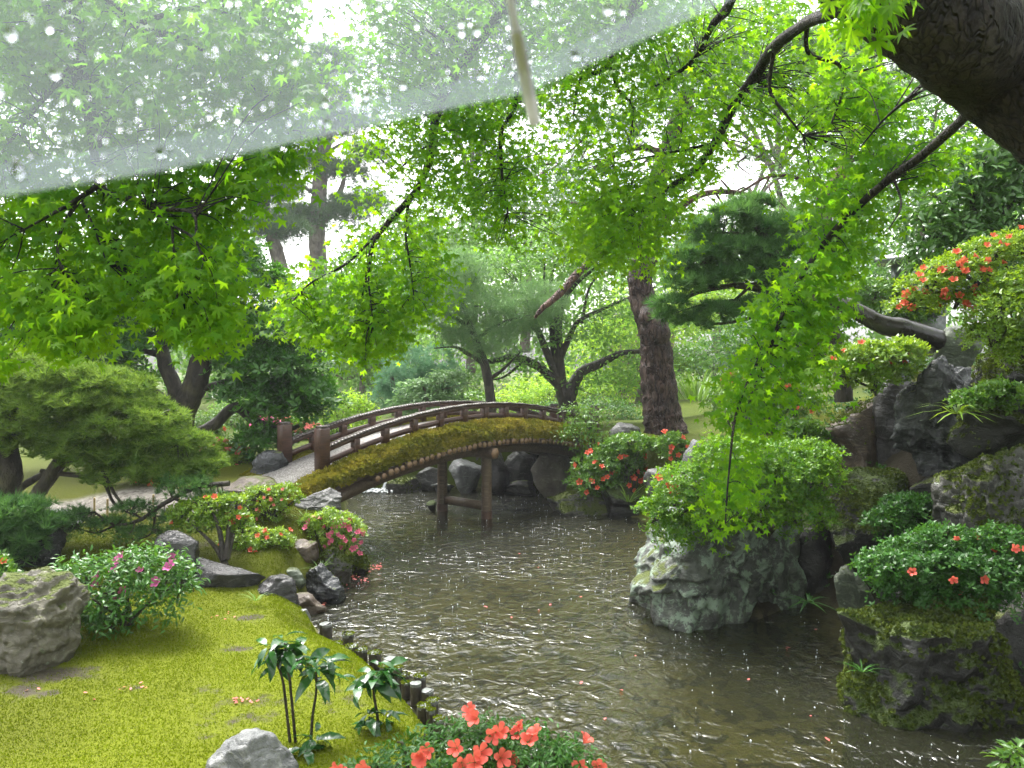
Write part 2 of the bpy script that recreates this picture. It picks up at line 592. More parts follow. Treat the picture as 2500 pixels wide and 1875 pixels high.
M['orange'] = petal_mat('orange_petal', (0.576, 0.0828, 0.0396), (0.648, 0.144, 0.072))
M['coral'] = petal_mat('coral_petal', (0.619, 0.0936, 0.0648), (0.684, 0.158, 0.101))
M['pink'] = petal_mat('pink_petal', (0.576, 0.101, 0.194), (0.648, 0.18, 0.274))
M['purple'] = petal_mat('purple_petal', (0.518, 0.0936, 0.302), (0.612, 0.18, 0.36))
M['salmon'] = petal_mat('salmon_petal', (0.576, 0.144, 0.13), (0.648, 0.216, 0.144))
M['magenta'] = petal_mat('magenta_petal', (0.59, 0.0432, 0.216), (0.648, 0.0864, 0.288))

M['r_grey'] = rock_mat('grey_rock', (.04, .04, .037), (.09, .09, .083), (.18, .18, .17), 0, .25, .38)
M['r_lit'] = rock_mat('ochre_grey_rock', (.065, .058, .04), (.15, .138, .10), (.23, .215, .17), .30, .25, .55)
M['r_white'] = rock_mat('pale_rock', (.085, .09, .09), (.19, .195, .195), (.29, .29, .285), 0, .1, .4)
M['r_wet'] = rock_mat('wet_dark_rock', (.018, .017, .018), (.05, .048, .048), (.10, .10, .10), 0, 0, .16)
M['r_wetblue'] = rock_mat('wet_slate_rock', (0.012, 0.0138, 0.0156), (0.036, 0.0384, 0.042), (0.096, 0.102, 0.108), .15, .05, .2)
M['r_brown'] = rock_mat('brown_rock', (.04, .027, .018), (.10, .07, .048), (.17, .13, .09), .15, .05, .35)
M['r_beige'] = rock_mat('beige_rock', (.075, .065, .05), (.15, .13, .1), (.2, .18, .145), 0, .05, .5)
M['r_mossy'] = rock_mat('mossy_rock', (.03, .03, .025), (.085, .08, .07), (.19, .185, .17), .62, .1, .38)
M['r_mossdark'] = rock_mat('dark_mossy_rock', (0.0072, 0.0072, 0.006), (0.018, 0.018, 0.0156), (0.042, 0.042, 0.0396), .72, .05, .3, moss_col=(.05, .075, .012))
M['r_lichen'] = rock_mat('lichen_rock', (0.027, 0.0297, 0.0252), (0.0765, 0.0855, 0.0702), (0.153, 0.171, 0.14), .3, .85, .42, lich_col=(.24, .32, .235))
M['r_dark'] = rock_mat('dark_shaded_rock', (0.006, 0.0057, 0.0048), (0.0168, 0.015, 0.0132), (0.036, 0.033, 0.03), .25, .1, .35)  # like the dark mossy and slate colours, lowered to stand for deep shade
M['r_green'] = rock_mat('green_grey_rock', (.05, .062, .042), (.10, .125, .08), (.17, .2, .135), .15, .3, .45)

M['bark_pine'] = bark_mat('pine_bark', (.03, .018, .014), (.085, .052, .042), (.125, .085, .072), 1.4, .6, .3, 13.0)
M['bark_red'] = bark_mat('red_pine_bark', (.06, .03, .02), (.13, .07, .05), (.16, .095, .07), 1.0, .6, .5, 8.0)
M['bark_dark'] = bark_mat('dark_bark', (.018, .016, .012), (.05, .042, .032), (.07, .065, .04), 1.0, .55)
M['bark_maple'] = bark_mat('wet_maple_bark', (.008, .006, .005), (.035, .027, .021), (.05, .045, .034), 1.6, .7, .4, 34.0)
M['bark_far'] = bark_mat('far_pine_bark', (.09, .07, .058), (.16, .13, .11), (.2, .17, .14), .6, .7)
M['twig'] = bark_mat('twig_bark', (.03, .025, .015), (.06, .05, .03), (.06, .07, .03), 2.0, .5)


def simple(name, c1, c2, scale=20, rough=.5, bump=.4, spec=.5, stretch=None):
    m = NT(name)
    n1 = m.noise(m.obj(stretch), scale, 5, .6)
    return m.end(m.bsdf(m.mix(m.step(n1, .3, .7), c1, c2), rough, spec, m.bump(n1, bump, .01)))


M['stake'] = simple('bamboo_stake', (.40, .28, .12), (.6, .45, .22), 30)
M['log_side'] = simple('wet_log', (.02, .018, .014), (.06, .05, .04), 25, .35)
M['log_top'] = simple('log_end', (.10, .11, .10), (.2, .21, .2), 40, .3)
M['plaster'] = simple('hut_board', (.10, .07, .05), (.2, .15, .11), 12, .7)
M['lantern'] = simple('lantern_stone', (.10, .11, .11), (.26, .28, .29), 14, .22)
M['driftwood'] = simple('wet_weathered_wood', (.010, .008, .006), (.03, .026, .022), 9, .25, .7)


def wood_mat(name, c1, c2, c3, rough=.4):
    """Sawn wood, grain along the object's x."""
    m = NT(name)
    g = m.noise(m.obj((1.5, 22, 22)), 2.0, 6, .65, .6)
    blot = m.noise(m.obj((1, 2, 2)), 3.0, 4, .6)
    col = m.mix(m.step(g, .35, .65), c1, c2)
    col = m.mix(m.math('MULTIPLY', m.step(blot, .45, .7), .6), col, c3)
    return m.end(m.bsdf(col, rough, .5, m.bump(g, .5, .008)))


M['rail_wood'] = wood_mat('red_brown_wood', (0.0325, 0.0137, 0.00845), (0.078, 0.0338, 0.0208), (0.0975, 0.0488, 0.0325), .38)
M['cap_wood'] = wood_mat('wet_cap_wood', (0.0385, 0.028, 0.0245), (0.091, 0.0735, 0.0665), (0.14, 0.122, 0.115), .22)
M['beam_wood'] = wood_mat('beam_wood', (0.06, 0.0376, 0.024), (0.144, 0.1, 0.064), (0.088, 0.06, 0.04), .45)
M['end_wood'] = wood_mat('cut_wood', (0.15, 0.0863, 0.045), (0.27, 0.169, 0.0938), (0.225, 0.128, 0.0675), .5)


def gravel_mat():
    m = NT('white_gravel')
    co = m.obj()
    v = m.n('TexVoronoi', {'Vector': co, 'Scale': 45.0})
    e = m.n('TexVoronoi', {'Vector': co, 'Scale': 45.0}, feature='DISTANCE_TO_EDGE')
    col = m.mix(m.n('SeparateColor', {0: v.outputs['Color']}).outputs[0], (.24, .225, .205), (.5, .48, .45))
    col = m.mix(m.step(e.outputs['Distance'], .0, .12), (.10, .09, .075), col)
    return m.end(m.bsdf(col, .55, .4, m.bump(m.step(e.outputs['Distance'], 0, .25), .8, .012)))


M['gravel'] = gravel_mat()


def ground_mat():
    """Moss lawn, bare earth, gravel path and pond bed; which of them lies where is stored on the mesh."""
    m = NT('garden_ground')
    co = m.obj()
    a, tint, bed, path = m.attr('mossy'), m.attr('tint'), m.attr('bed'), m.attr('path')
    fine = m.noise(co, 55, 4, .7)
    mid = m.noise(co, 9, 5, .6)
    moss = m.mix(tint, (.07, .08, .007), (.13, .155, .008))
    moss = m.mix(m.math('MULTIPLY', m.step(fine, .35, .7), .35), moss, (.04, .05, .005))
    dirt = m.mix(mid, (.04, .034, .022), (.085, .075, .055))
    dirt = m.mix(m.math('MULTIPLY', m.step(fine, .5, .7), .5), dirt, (.12, .11, .09))
    col = m.mix(m.step(m.math('ADD', a, m.math('MULTIPLY', m.math('SUBTRACT', mid, .5), 1.5)), .25, .65), dirt, moss)
    pv = m.n('TexVoronoi', {'Vector': co, 'Scale': 30.0})
    pcol = m.mix(m.n('SeparateColor', {0: pv.outputs['Color']}).outputs[0], (.13, .12, .1), (.27, .25, .22))
    col = m.mix(m.math('MULTIPLY', m.attr('far'), .75), col, (.05, .075, .012))
    col = m.mix(m.attr('shaded_soil'), col, m.mix(mid, (.014, .012, .008), (.04, .034, .02)))  # dark soil of the right bank, with its deep shade in the colour
    col = m.mix(path, col, pcol)
    bv = m.n('TexVoronoi', {'Vector': m.obj((1, 1.0, 1)), 'Scale': 9.0, 'Randomness': 1.0})
    bcol = m.mix(m.step(bv.outputs['Distance'], .1, .6), (.075, .07, .036), (.135, .12, .066))
    stones = m.step(m.noise(co, 5.5, 5, .62, .5), .52, .58)
    bcol = m.mix(stones, bcol, (.016, .014, .009))
    col = m.mix(bed, col, bcol)
    h = m.math('ADD', fine, m.math('MULTIPLY', mid, .6))
    rough = m.math('SUBTRACT', .75, m.math('MULTIPLY', m.math('SUBTRACT', 1.0, a), .25))
    return m.end(m.bsdf(col, rough, .08, m.bump(h, .7, .03)))


M['ground'] = ground_mat()


def water_mat():
    """Shallow brown pond water: wavelets and rain rings, seen into at a steep angle, mirroring at a flat one."""
    m = NT('pond_water')
    co = m.obj()
    h = m.math('MULTIPLY', m.n('TexNoise', {'Vector': m.obj((1, .9, 1)), 'Scale': 8.5, 'Detail': 2, 'Roughness': .5, 'Distortion': .8}).outputs['Fac'], 2.3)
    h = m.math('ADD', h, m.math('MULTIPLY', m.noise(m.obj((1, 1, 1)), 17, 1, .5, .4), .10))
    for sc, ring, amp in ((2.6, 58.0, .22), (4.6, 80.0, .16), (8.5, 120.0, .03)):
        v = m.n('TexVoronoi', {'Vector': m.n('Mapping', {'Vector': co, 'Location': (sc * 3.1, sc * 1.7, 0), 'Scale': (1, 1, 0)}).outputs[0], 'Scale': sc, 'Randomness': 1.0})
        d = m.math('DIVIDE', v.outputs['Distance'], sc)
        ph = m.math('MULTIPLY', m.n('SeparateColor', {0: v.outputs['Color']}).outputs[0], 6.28)
        wv = m.math('SINE', m.math('ADD', m.math('MULTIPLY', d, ring * 1.6), ph))
        env = m.math('MULTIPLY', m.step(d, .11, .012), m.step(m.n('SeparateColor', {0: v.outputs['Color']}).outputs[1], .45, .6))
        h = m.math('ADD', h, m.math('MULTIPLY', m.math('MULTIPLY', wv, env), amp))
    calm = m.math('ADD', .35, m.math('MULTIPLY', m.step(m.noise(m.obj((.7, 1, 1)), .75, 2), .38, .62), .65))
    nor = m.bump(m.math('MULTIPLY', h, calm), .62, .04)
    fres = m.n('Fresnel', {'IOR': 1.40, 'Normal': nor})
    murk = m.n('BsdfDiffuse', {'Color': (.052, .055, .030, 1)})
    clear = m.n('BsdfTransparent', {'Color': (.52, .52, .31, 1)})
    body = m.n('MixShader', {0: .2, 1: clear.outputs[0], 2: murk.outputs[0]})
    gl = m.n('BsdfGlossy', {'Color': (1, 1, 1, 1), 'Roughness': .16, 'Normal': nor})
    return m.end(m.n('MixShader', {0: fres.outputs[0], 1: body.outputs[0], 2: gl.outputs[0]}))


M['water'] = water_mat()
m = NT('white_foam')
M['foam'] = m.end(m.bsdf((.75, .78, .8), .4, .5))
m = NT('clear_vinyl')
M['vinyl'] = m.end(m.n('MixShader', {0: .12, 1: m.n('BsdfTransparent', {'Color': (.58, .61, .645, 1)}).outputs[0],
                   2: m.n('MixShader', {0: .6, 1: m.bsdf((.5, .56, .58), .3, .5).outputs[0], 2: m.n('BsdfTranslucent', {'Color': (.55, .63, .65, 1)}).outputs[0]}).outputs[0]}))
m = NT('vinyl_hem')
M['hem'] = m.end(m.n('MixShader', {0: .11, 1: m.n('BsdfTransparent', {'Color': (.82, .85, .86, 1)}).outputs[0],
                 2: m.n('MixShader', {0: .6, 1: m.bsdf((.62, .68, .68), .3, .5).outputs[0], 2: m.n('BsdfTranslucent', {'Color': (.68, .75, .75, 1)}).outputs[0]}).outputs[0]}))
m = NT('white_rib')
M['rib'] = m.end(m.n('MixShader', {0: .5, 1: m.bsdf((.75, .73, .74), .35, .5).outputs[0], 2: m.n('BsdfTranslucent', {'Color': (.5, .5, .52, 1)}).outputs[0]}))
m = NT('rain_drop')
M['drop'] = m.end(m.n('BsdfGlass', {'Color': (1, 1, 1, 1), 'Roughness': .02, 'IOR': 1.33}))

# ------------------------------------------------------------------ terrain
POND = np.array([(-.88, 7.68), (-.62, 7.1), (-.4, 6.7), (.3, 6.2), (1.5, 5.7), (3, 5.4), (4.8, 5.5), (6.4, 6.2), (6.6, 7.4), (5.6, 8.6), (5.0, 9.2),
                 (5.0, 10), (5.3, 11.2), (4.6, 11.9), (3.8, 11.2), (2.9, 10.9), (2.4, 11.8), (2.25, 13), (2.35, 14.2), (2.9, 15.5), (3.3, 17), (3.1, 18.6), (1.95, 19.3),
                 (1.3, 20.3), (1.75, 22.5), (0, 23.0), (-2.1, 23.1), (-3.4, 22.9), (-4.4, 22.4), (-4.6, 21.0), (-4.1, 18.8), (-3.3, 15.6), (-2.9, 14.0), (-3.1, 13.4), (-3.2, 12.5),
                 (-3.3, 11.4), (-2.9, 10.85), (-2.52, 10.0), (-1.96, 9.47), (-1.54, 8.84), (-1.12, 8.16)]) * K
CTRL = np.array([(0, 0, 1.05), (-4, 0, 1.05), (4, 0, 1.05), (0, -6, 1.1), (-10, -4, 1.1), (10, -4, 1.4), (0, 3.5, .75), (-2.5, 4.5, .5), (0, 5.4, .35), (3, 4.6, .5), (-5, 5, .5),
                 (-4, 6.5, .42), (-2, 6.8, .38), (-1.2, 7.4, .3), (-4, 8, .46), (-6.5, 8, .55), (-3, 9, .38), (-3.8, 10.4, .45), (-4.6, 11, .6), (-6, 10, .62), (-9, 8, .7), (-10, 11, .9),
                 (-4, 12.3, .8), (-6, 12, .9), (-8, 12.5, 1.0), (-4, 13.4, 1.0), (-4.3, 14.3, 1.4), (-5.3, 14.6, 1.55), (-7, 15, 1.5), (-10, 15, 1.4), (-8, 20, 1.5), (-14, 20, 1.5), (-6, 18, 1.6), (-6, 22, 1.6),
                 (-10, 30, 1.6), (0, 27, 1.7), (5, 27, 1.9), (10, 30, 2.3), (-20, 40, 1.6), (0, 45, 1.8), (20, 40, 2.5), (0, 90, 2), (-60, 60, 2), (60, 60, 3), (-60, 0, 1.5), (60, 0, 3),
                 (3, 22.5, 1.9), (4, 20, 1.95), (3.9, 17, 1.55), (3.8, 14, 1.6), (3.6, 12.2, 1.3), (4.8, 12.6, 1.0), (5.7, 13, 1.9), (6, 11, 1.7), (7.2, 12.5, 3.5), (6.6, 9.8, 1.3), (7.5, 9, 2.2), (9, 12, 4.2),
                 (5.5, 15, 2.3), (7, 17, 2.9), (7.6, 7, 1.2), (8.6, 6, 1.6), (6, 20, 2.1), (8, 22, 2.6), (9, 16, 3.8), (12, 12, 4.6), (14, 18, 4.6)]) * K


def poly_sd(x, y, poly):
    """Signed distance to the pond outline, negative inside."""
    d = np.full(x.shape, 1e9)
    inside = np.zeros(x.shape, dtype=bool)
    n = len(poly)
    for i in range(n):
        ax, ay = poly[i]
        bx, by = poly[(i + 1) % n]
        ex, ey = bx - ax, by - ay
        t = np.clip(((x - ax) * ex + (y - ay) * ey) / (ex * ex + ey * ey), 0, 1)
        d = np.minimum(d, np.hypot(x - ax - t * ex, y - ay - t * ey))
        c = ((ay > y) != (by > y)) & (x < (bx - ax) * (y - ay) / (by - ay + 1e-12) + ax)
        inside ^= c
    return np.where(inside, -d, d)


def ground_h(x, y):
    x, y = np.atleast_1d(np.asarray(x, float)), np.atleast_1d(np.asarray(y, float))
    wsum, hs = 0, 0
    for cx, cy_, cz in CTRL:
        w = 1.0 / (((x - cx) ** 2 + (y - cy_) ** 2) + .12) ** 1.7
        wsum = wsum + w
        hs = hs + w * cz
    h = hs / wsum
    d = poly_sd(x, y, POND)
    e = np.clip(d / (.32 + .35 * (x > 1)), 0, 1)
    e = e * e * (3 - 2 * e)
    out = .03 + (h - .03) * (.35 * np.clip(d / .06, 0, 1) * (h < .5 * K * 2) + (1 - .35 * (h < .5 * K * 2)) * e)
    out = out + (fbm(x, y, .9, 5) - .5) * .05 * np.clip(d / .5, 0, 1)
    inn = -.04 - .30 * np.clip(-d / .7, 0, 1) + (fbm(x, y, .5, 9) - .5) * .06
    return np.where(d > 0, out, inn), d


def axis(lo, hi, step, far, n):
    a = np.arange(lo, hi + step / 2, step)
    g = np.geomspace(1, 1 + far, n) - 1
    return np.concatenate([lo - g[1:][::-1], a, hi + g[1:]])


xs, ys = axis(-9, 8.5, .1, 100, 26), axis(-1.5, 18, .1, 100, 26)
ys = ys[ys > -30]
gx, gy = np.meshgrid(xs, ys)
gh, gd = ground_h(gx.ravel(), gy.ravel())
nx, ny = len(xs), len(ys)
ii = (np.arange(ny - 1)[:, None] * nx + np.arange(nx - 1)[None]).ravel()
mb = MB()
gxr, gyr = gx.ravel(), gy.ravel()
lawn_tint = lambda x, y: np.clip(fbm(x, y, 1.3, 21, 4) * 2.3 - .6 - .55 * np.clip((y - 5.4) / 1.5, 0, 1) * (x < 1), 0, 1)
gt = lawn_tint(gxr, gyr)
mb.add(np.stack([gxr, gyr, gh], 1), np.stack([ii, ii + 1, ii + 1 + nx, ii + nx], 1), gt)
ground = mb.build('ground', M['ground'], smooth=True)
tag(ground, kind='structure')


def lawn_mask(x, y):
    """1 where moss covers the soil."""
    bare = np.zeros(np.shape(x))
    for px, py, rx, ry in ((1, 1, 1, 1),):
        pass
    for (px, py, z, r, sx) in ((590, 1515, .42, .16, 1.9), (575, 1585, .40, .15, 1.9), (130, 1650, .45, .22, 2.6), (330, 1690, .42, .07, 2.0), (400, 1620, .42, .05, 2.0), (60, 1705, .42, .1, 3.0), (390, 1825, .4, .05, 1.5), (585, 1700, .4, .04, 1.5)):
        g = G(px, py, z)
        bare = np.maximum(bare, (1.05 - np.hypot((x - g[0]) / sx, (y - g[1])) / r) * (.55 + .6 * fbm(x, y, .12, 61)))
    worn = np.clip((fbm(x, y, .55, 33, 4) - .64) * 5, 0, .45)
    moss = (1 - np.clip(bare, 0, 1)) * (1 - worn)
    right = (x > 1.6) & (y < 9.0)
    return np.where(right, moss * .3, moss)


def path_mask(x, y):
    line = [G(640, 1180, 1.5)[:2], G(520, 1200, 1.5)[:2], G(350, 1215, 1.3)[:2], G(120, 1265, 1.0)[:2], G(-200, 1290, .9)[:2]]
    d = np.full(np.shape(x), 9.0)
    for a, b in zip(line[:-1], line[1:]):
        e = b - a
        t = np.clip(((x - a[0]) * e[0] + (y - a[1]) * e[1]) / (e @ e), 0, 1)
        d = np.minimum(d, np.hypot(x - a[0] - t * e[0], y - a[1] - t * e[1]))
    return np.clip(1 - (d - .2) / .12, 0, 1)


me = ground.data
for nm, arr in (('mossy', lawn_mask(gxr, gyr)), ('bed', np.clip(.5 - gd / .06, 0, 1)), ('path', path_mask(gxr, gyr) * (gd > .1)), ('far', np.clip((gyr - 9.5) / 3, 0, 1)), ('shaded_soil', np.clip((gxr - 1.7) / .3, 0, 1) * np.clip((9.6 - gyr) / .6, 0, 1))):
    a = me.attributes.new(nm, 'FLOAT', 'POINT')
    a.data.foreach_set('value', np.asarray(arr, dtype=np.float32))


def gz(x, y):
    return float(ground_h(x, y)[0][0])


wx, wy = axis(-3.2, 3.6, .5, .01, 3), axis(3.0, 14.2, .5, .01, 3)
wx, wy = np.arange(-3.4, 3.9, .4), np.arange(3.0, 14.4, .4)
ax_, ay_ = np.meshgrid(wx, wy)
ii = (np.arange(len(wy) - 1)[:, None] * len(wx) + np.arange(len(wx) - 1)[None]).ravel()
mb = MB().add(np.stack([ax_.ravel(), ay_.ravel(), 0 * ax_.ravel()], 1), np.stack([ii, ii + 1, ii + 1 + len(wx), ii + len(wx)], 1))
tag(mb.build('pond_water', M['water']), kind='structure')

# moss tufts over the near lawn
rg = np.random.RandomState(3)
n = 350000
x, y = rg.uniform(-4.4, .3, n), rg.uniform(3.3, 8.6, n)
h, d = ground_h(x, y)
lm = lawn_mask(x, y)
pm = path_mask(x, y)
keep = (d > .02) & (rg.rand(n) < (lm * 1.3 - .15)) & (pm < .3)
x, y, h = x[keep], y[keep], h[keep]
n = len(x)
t = np.clip(lawn_tint(x, y) + rg.randn(n) * .09, 0, 1)
BLADE2 = (np.array([[-.4, 0, 0], [.4, 0, 0], [.1, .0, 1]]), np.array([[0, 1, 2]]))
ld = rg.randn(n, 3)
ld[:, 2] = 0
mb = MB()
scatter(mb, BLADE2, np.stack([x, y, h - .003], 1), ld, np.array([0, 0, 1.0]) + rg.randn(n, 3) * .35, .007 + .008 * rg.rand(n), t)
tag(mb.build('moss', M['moss']), kind='stuff')

# ------------------------------------------------------------------ the earthen bridge
BD, BQ, BN = np.array([.643, .766]), np.array([-.766, .643]), np.array([-3.76, 15.0])
BW = 1.45
CURV = .031


def arch(t):
    return -CURV * (np.asarray(t, float) - 4.75) ** 2


def B(t, off, z):
    q = BN + BD * t + BQ * off
    return np.array([q[0], q[1], z]) * K


bdir3, bq3, bz3 = np.array([*BD, 0]), np.array([*BQ, 0]), np.array([0, 0, 1.0])
bridge = empty('arched_bridge', B(4.75, BW / 2, 0), 'brown wooden arched footbridge with mossy edges and gravel deck over the pond', 'bridge')
b_rz = math.atan2(BD[1], BD[0])


def oriented(name, mb, mat, c, parent, slope=0.0, smooth=False):
    """A part whose own x axis runs along the bridge (so that wood grain follows it)."""
    me = mb.mesh(name, mat, (0, 0, 0), smooth)
    o = link(name, me, parent, np.asarray(c) - np.array(abs_loc(parent)), (0, -slope, b_rz))
    return o


def local_box(hx, hy, hz, b=.12):
    v, f4, f8 = bevel_box((0, 0, 0), (0, 0, hx), (0, hy, 0), (hz, 0, 0), b)
    v = v[:, [0, 1, 2]]
    return v, f4, f8


def box_part(name, mat, c, hx, hy, hz, parent, slope=0.0, long='x', b=.12):
    mb = MB()
    if long == 'x':      # chamfered along x
        v, f4, f8 = bevel_box((0, 0, 0), (0, hy, 0), (0, 0, hz), (hx, 0, 0), b)
    else:
        v, f4, f8 = bevel_box((0, 0, 0), (hx, 0, 0), (0, hy, 0), (0, 0, hz), b)
    mb.add(v, f4)
    mb.f.append(f8 + 0)
    mb.f.append(np.array([[7, 6, 5, 4, 3, 2, 1, 0]]))
    return oriented(name, mb, mat, c, parent, slope)


def sweep(mb, ts, prof, tint=.5):
    """Profile (off, z) per t swept along the bridge; prof(t) -> list of points."""
    rows = [[B(t, o, z) for o, z in prof(t)] for t in ts]
    k = len(rows[0])
    v = np.array(rows).reshape(-1, 3)
    f = [[i * k + j, (i + 1) * k + j, (i + 1) * k + (j + 1) % k, i * k + (j + 1) % k] for i in range(len(ts) - 1) for j in range(k)]
    mb.add(v, f, tint)
    mb.f.append(np.array([list(range(k))]) + mb.n - len(v))
    mb.f.append(np.array([list(range(k))[::-1]]) + mb.n - k)


def arch_part(name, mat, t0, t1, o0, o1, z0, z1, n=40):
    mb = MB()
    sweep(mb, np.linspace(t0, t1, n), lambda t: [(o0, z0 + arch(t)), (o1, z0 + arch(t)), (o1, z1 + arch(t)), (o0, z1 + arch(t))])
    return mb.build(name, mat, bridge)


def slope_at(t):
    return math.atan(-2 * CURV * (t - 4.75))


ZD = 2.34
arch_part('deck_gravel', M['gravel'], -.9, 10.3, .1, BW - .1, ZD - .1, ZD + .01, 50)
arch_part('deck_base', M['beam_wood'], -.2, 9.7, -.3, BW + .3, ZD - .42, ZD - .12, 50)
for off in (-.02, BW - .16):
    arch_part('main_beam', M['beam_wood'], .05, 9.5, off - .06, off + .2, 1.565, 1.80, 50)
for off in (0.0, BW):
    arch_part('handrail', M['rail_wood'], .08, 9.5, off - .055, off + .055, 2.69, 2.78)
    arch_part('lower_rail', M['rail_wood'], .08, 9.5, off - .04, off + .04, 2.44, 2.55)
cap_mesh = None
for off in (0.0, BW):
    for k in range(116):
        t = .12 + k * (9.4 / 116)
        if cap_mesh is None:
            o = box_part('rail_shingle', M['cap_wood'], B(t, off, 2.80 + arch(t)), .034 * K, .095 * K, .024 * K, bridge, slope_at(t) + .05, b=.3)
            cap_mesh = o.data
        else:
            c = B(t, off, 2.80 + arch(t) + .004 * math.sin(k * 5.3))
            link('rail_shingle', cap_mesh, bridge, c - np.array(abs_loc(bridge)), (0, -slope_at(t) - .05 - .03 * math.sin(k * 2.1), b_rz))
post_ts = [.82, 1.62, 2.45, 3.27, 4.07, 4.82, 5.58, 6.35, 7.14, 7.95, 8.75]
for off in (0.0, BW):
    for t in post_ts:
        box_part('baluster', M['rail_wood'], B(t, off, 2.51 + arch(t)), .075 * K, .07 * K, .2 * K, bridge, 0, 'z')
for t, off in ((0, 0), (.1, BW), (9.6, 0), (9.6, BW)):
    n_ = box_part('newel_post', M['rail_wood'], B(t, off, 2.03), .115 * K, .115 * K, .47 * K, bridge, 0, 'z', .1)
    box_part('post_cap', M['cap_wood'], B(t, off, 2.53), .1 * K, .1 * K, .025 * K, n_, 0, 'z', .3).rotation_euler = (0, 0, 0)


def hex_log(name, r, p0, p1, mat_side, mat_end, parent):
    """Six-sided log from p0 to p1 with a paler cut face at p0."""
    ax = nrm(p1 - p0)
    x = nrm(np.cross(ax, bz3))
    y = np.cross(x, ax)
    ring = [(math.cos(a), math.sin(a)) for a in np.arange(6) * math.pi / 3]
    v = [p0 + r * (x * c + y * s) for c, s in ring] + [p1 + r * (x * c + y * s) for c, s in ring]
    mb = MB().add(v, [[i, (i + 1) % 6, 6 + (i + 1) % 6, 6 + i] for i in range(6)])
    o = mb.build(name, mat_side, parent, origin=p0)
    e = MB().add([p0 - ax * .004 + r * .96 * (x * c + y * s) for c, s in ring] + [p0 + ax * .004 + r * .96 * (x * c + y * s) for c, s in ring], [[i, (i + 1) % 6, 6 + (i + 1) % 6, 6 + i] for i in range(6)])
    e.f.append(np.array([[5, 4, 3, 2, 1, 0]]))
    e.build('cut_end', mat_end, o, origin=p0)
    return o


rgb = random.Random(4)
for k in range(47):
    t = 1.0 + k * .172
    z = 1.87 + arch(t) + rgb.uniform(-.015, .015)
    hex_log('joist', (.078 + rgb.uniform(-.008, .008)) * K, B(t, -.47 - rgb.uniform(0, .05), z), B(t, BW + .4, z), M['beam_wood'], M['end_wood'], bridge)
hex_log('cap_log', .15 * K, B(4.62, -.50, 1.62), B(4.62, BW + .42, 1.62), M['beam_wood'], M['end_wood'], bridge)
for off in (-.17, 1.36):
    ps = MB()
    ring = [(math.cos(a), math.sin(a)) for a in np.arange(8) * math.pi / 4 + .39]
    c = B(4.68, off, 0)
    for z0, z1, r in ((-.5, 1.52, .135), (-.5, .2, .15)):
        v = [c + np.array([r * K * x, r * K * y, z0 * K]) for x, y in ring] + [c + np.array([r * K * .96 * x, r * K * .96 * y, z1 * K]) for x, y in ring]
        if z1 > 1:
            pile = MB().add(v, [[i, (i + 1) % 8, 8 + (i + 1) % 8, 8 + i] for i in range(8)])
            po = pile.build('pile', M['beam_wood'], bridge, origin=c)
        else:
            MB().add(v, [[i, (i + 1) % 8, 8 + (i + 1) % 8, 8 + i] for i in range(8)]).add(v[8:] + [c + np.array([0, 0, z1 * K])], [[i, (i + 1) % 8, 8] for i in range(8)]).build('pile_collar', M['rail_wood'], po, origin=c)
p0, p1 = B(4.68, -.17, .3), B(4.68, 1.36, .3)
MB().add(box_pts((p0 + p1) / 2, (p1 - p0) / 2, bdir3 * .05 * K, bz3 * .1 * K), BOXF).build('tie_beam', M['beam_wood'], bridge)


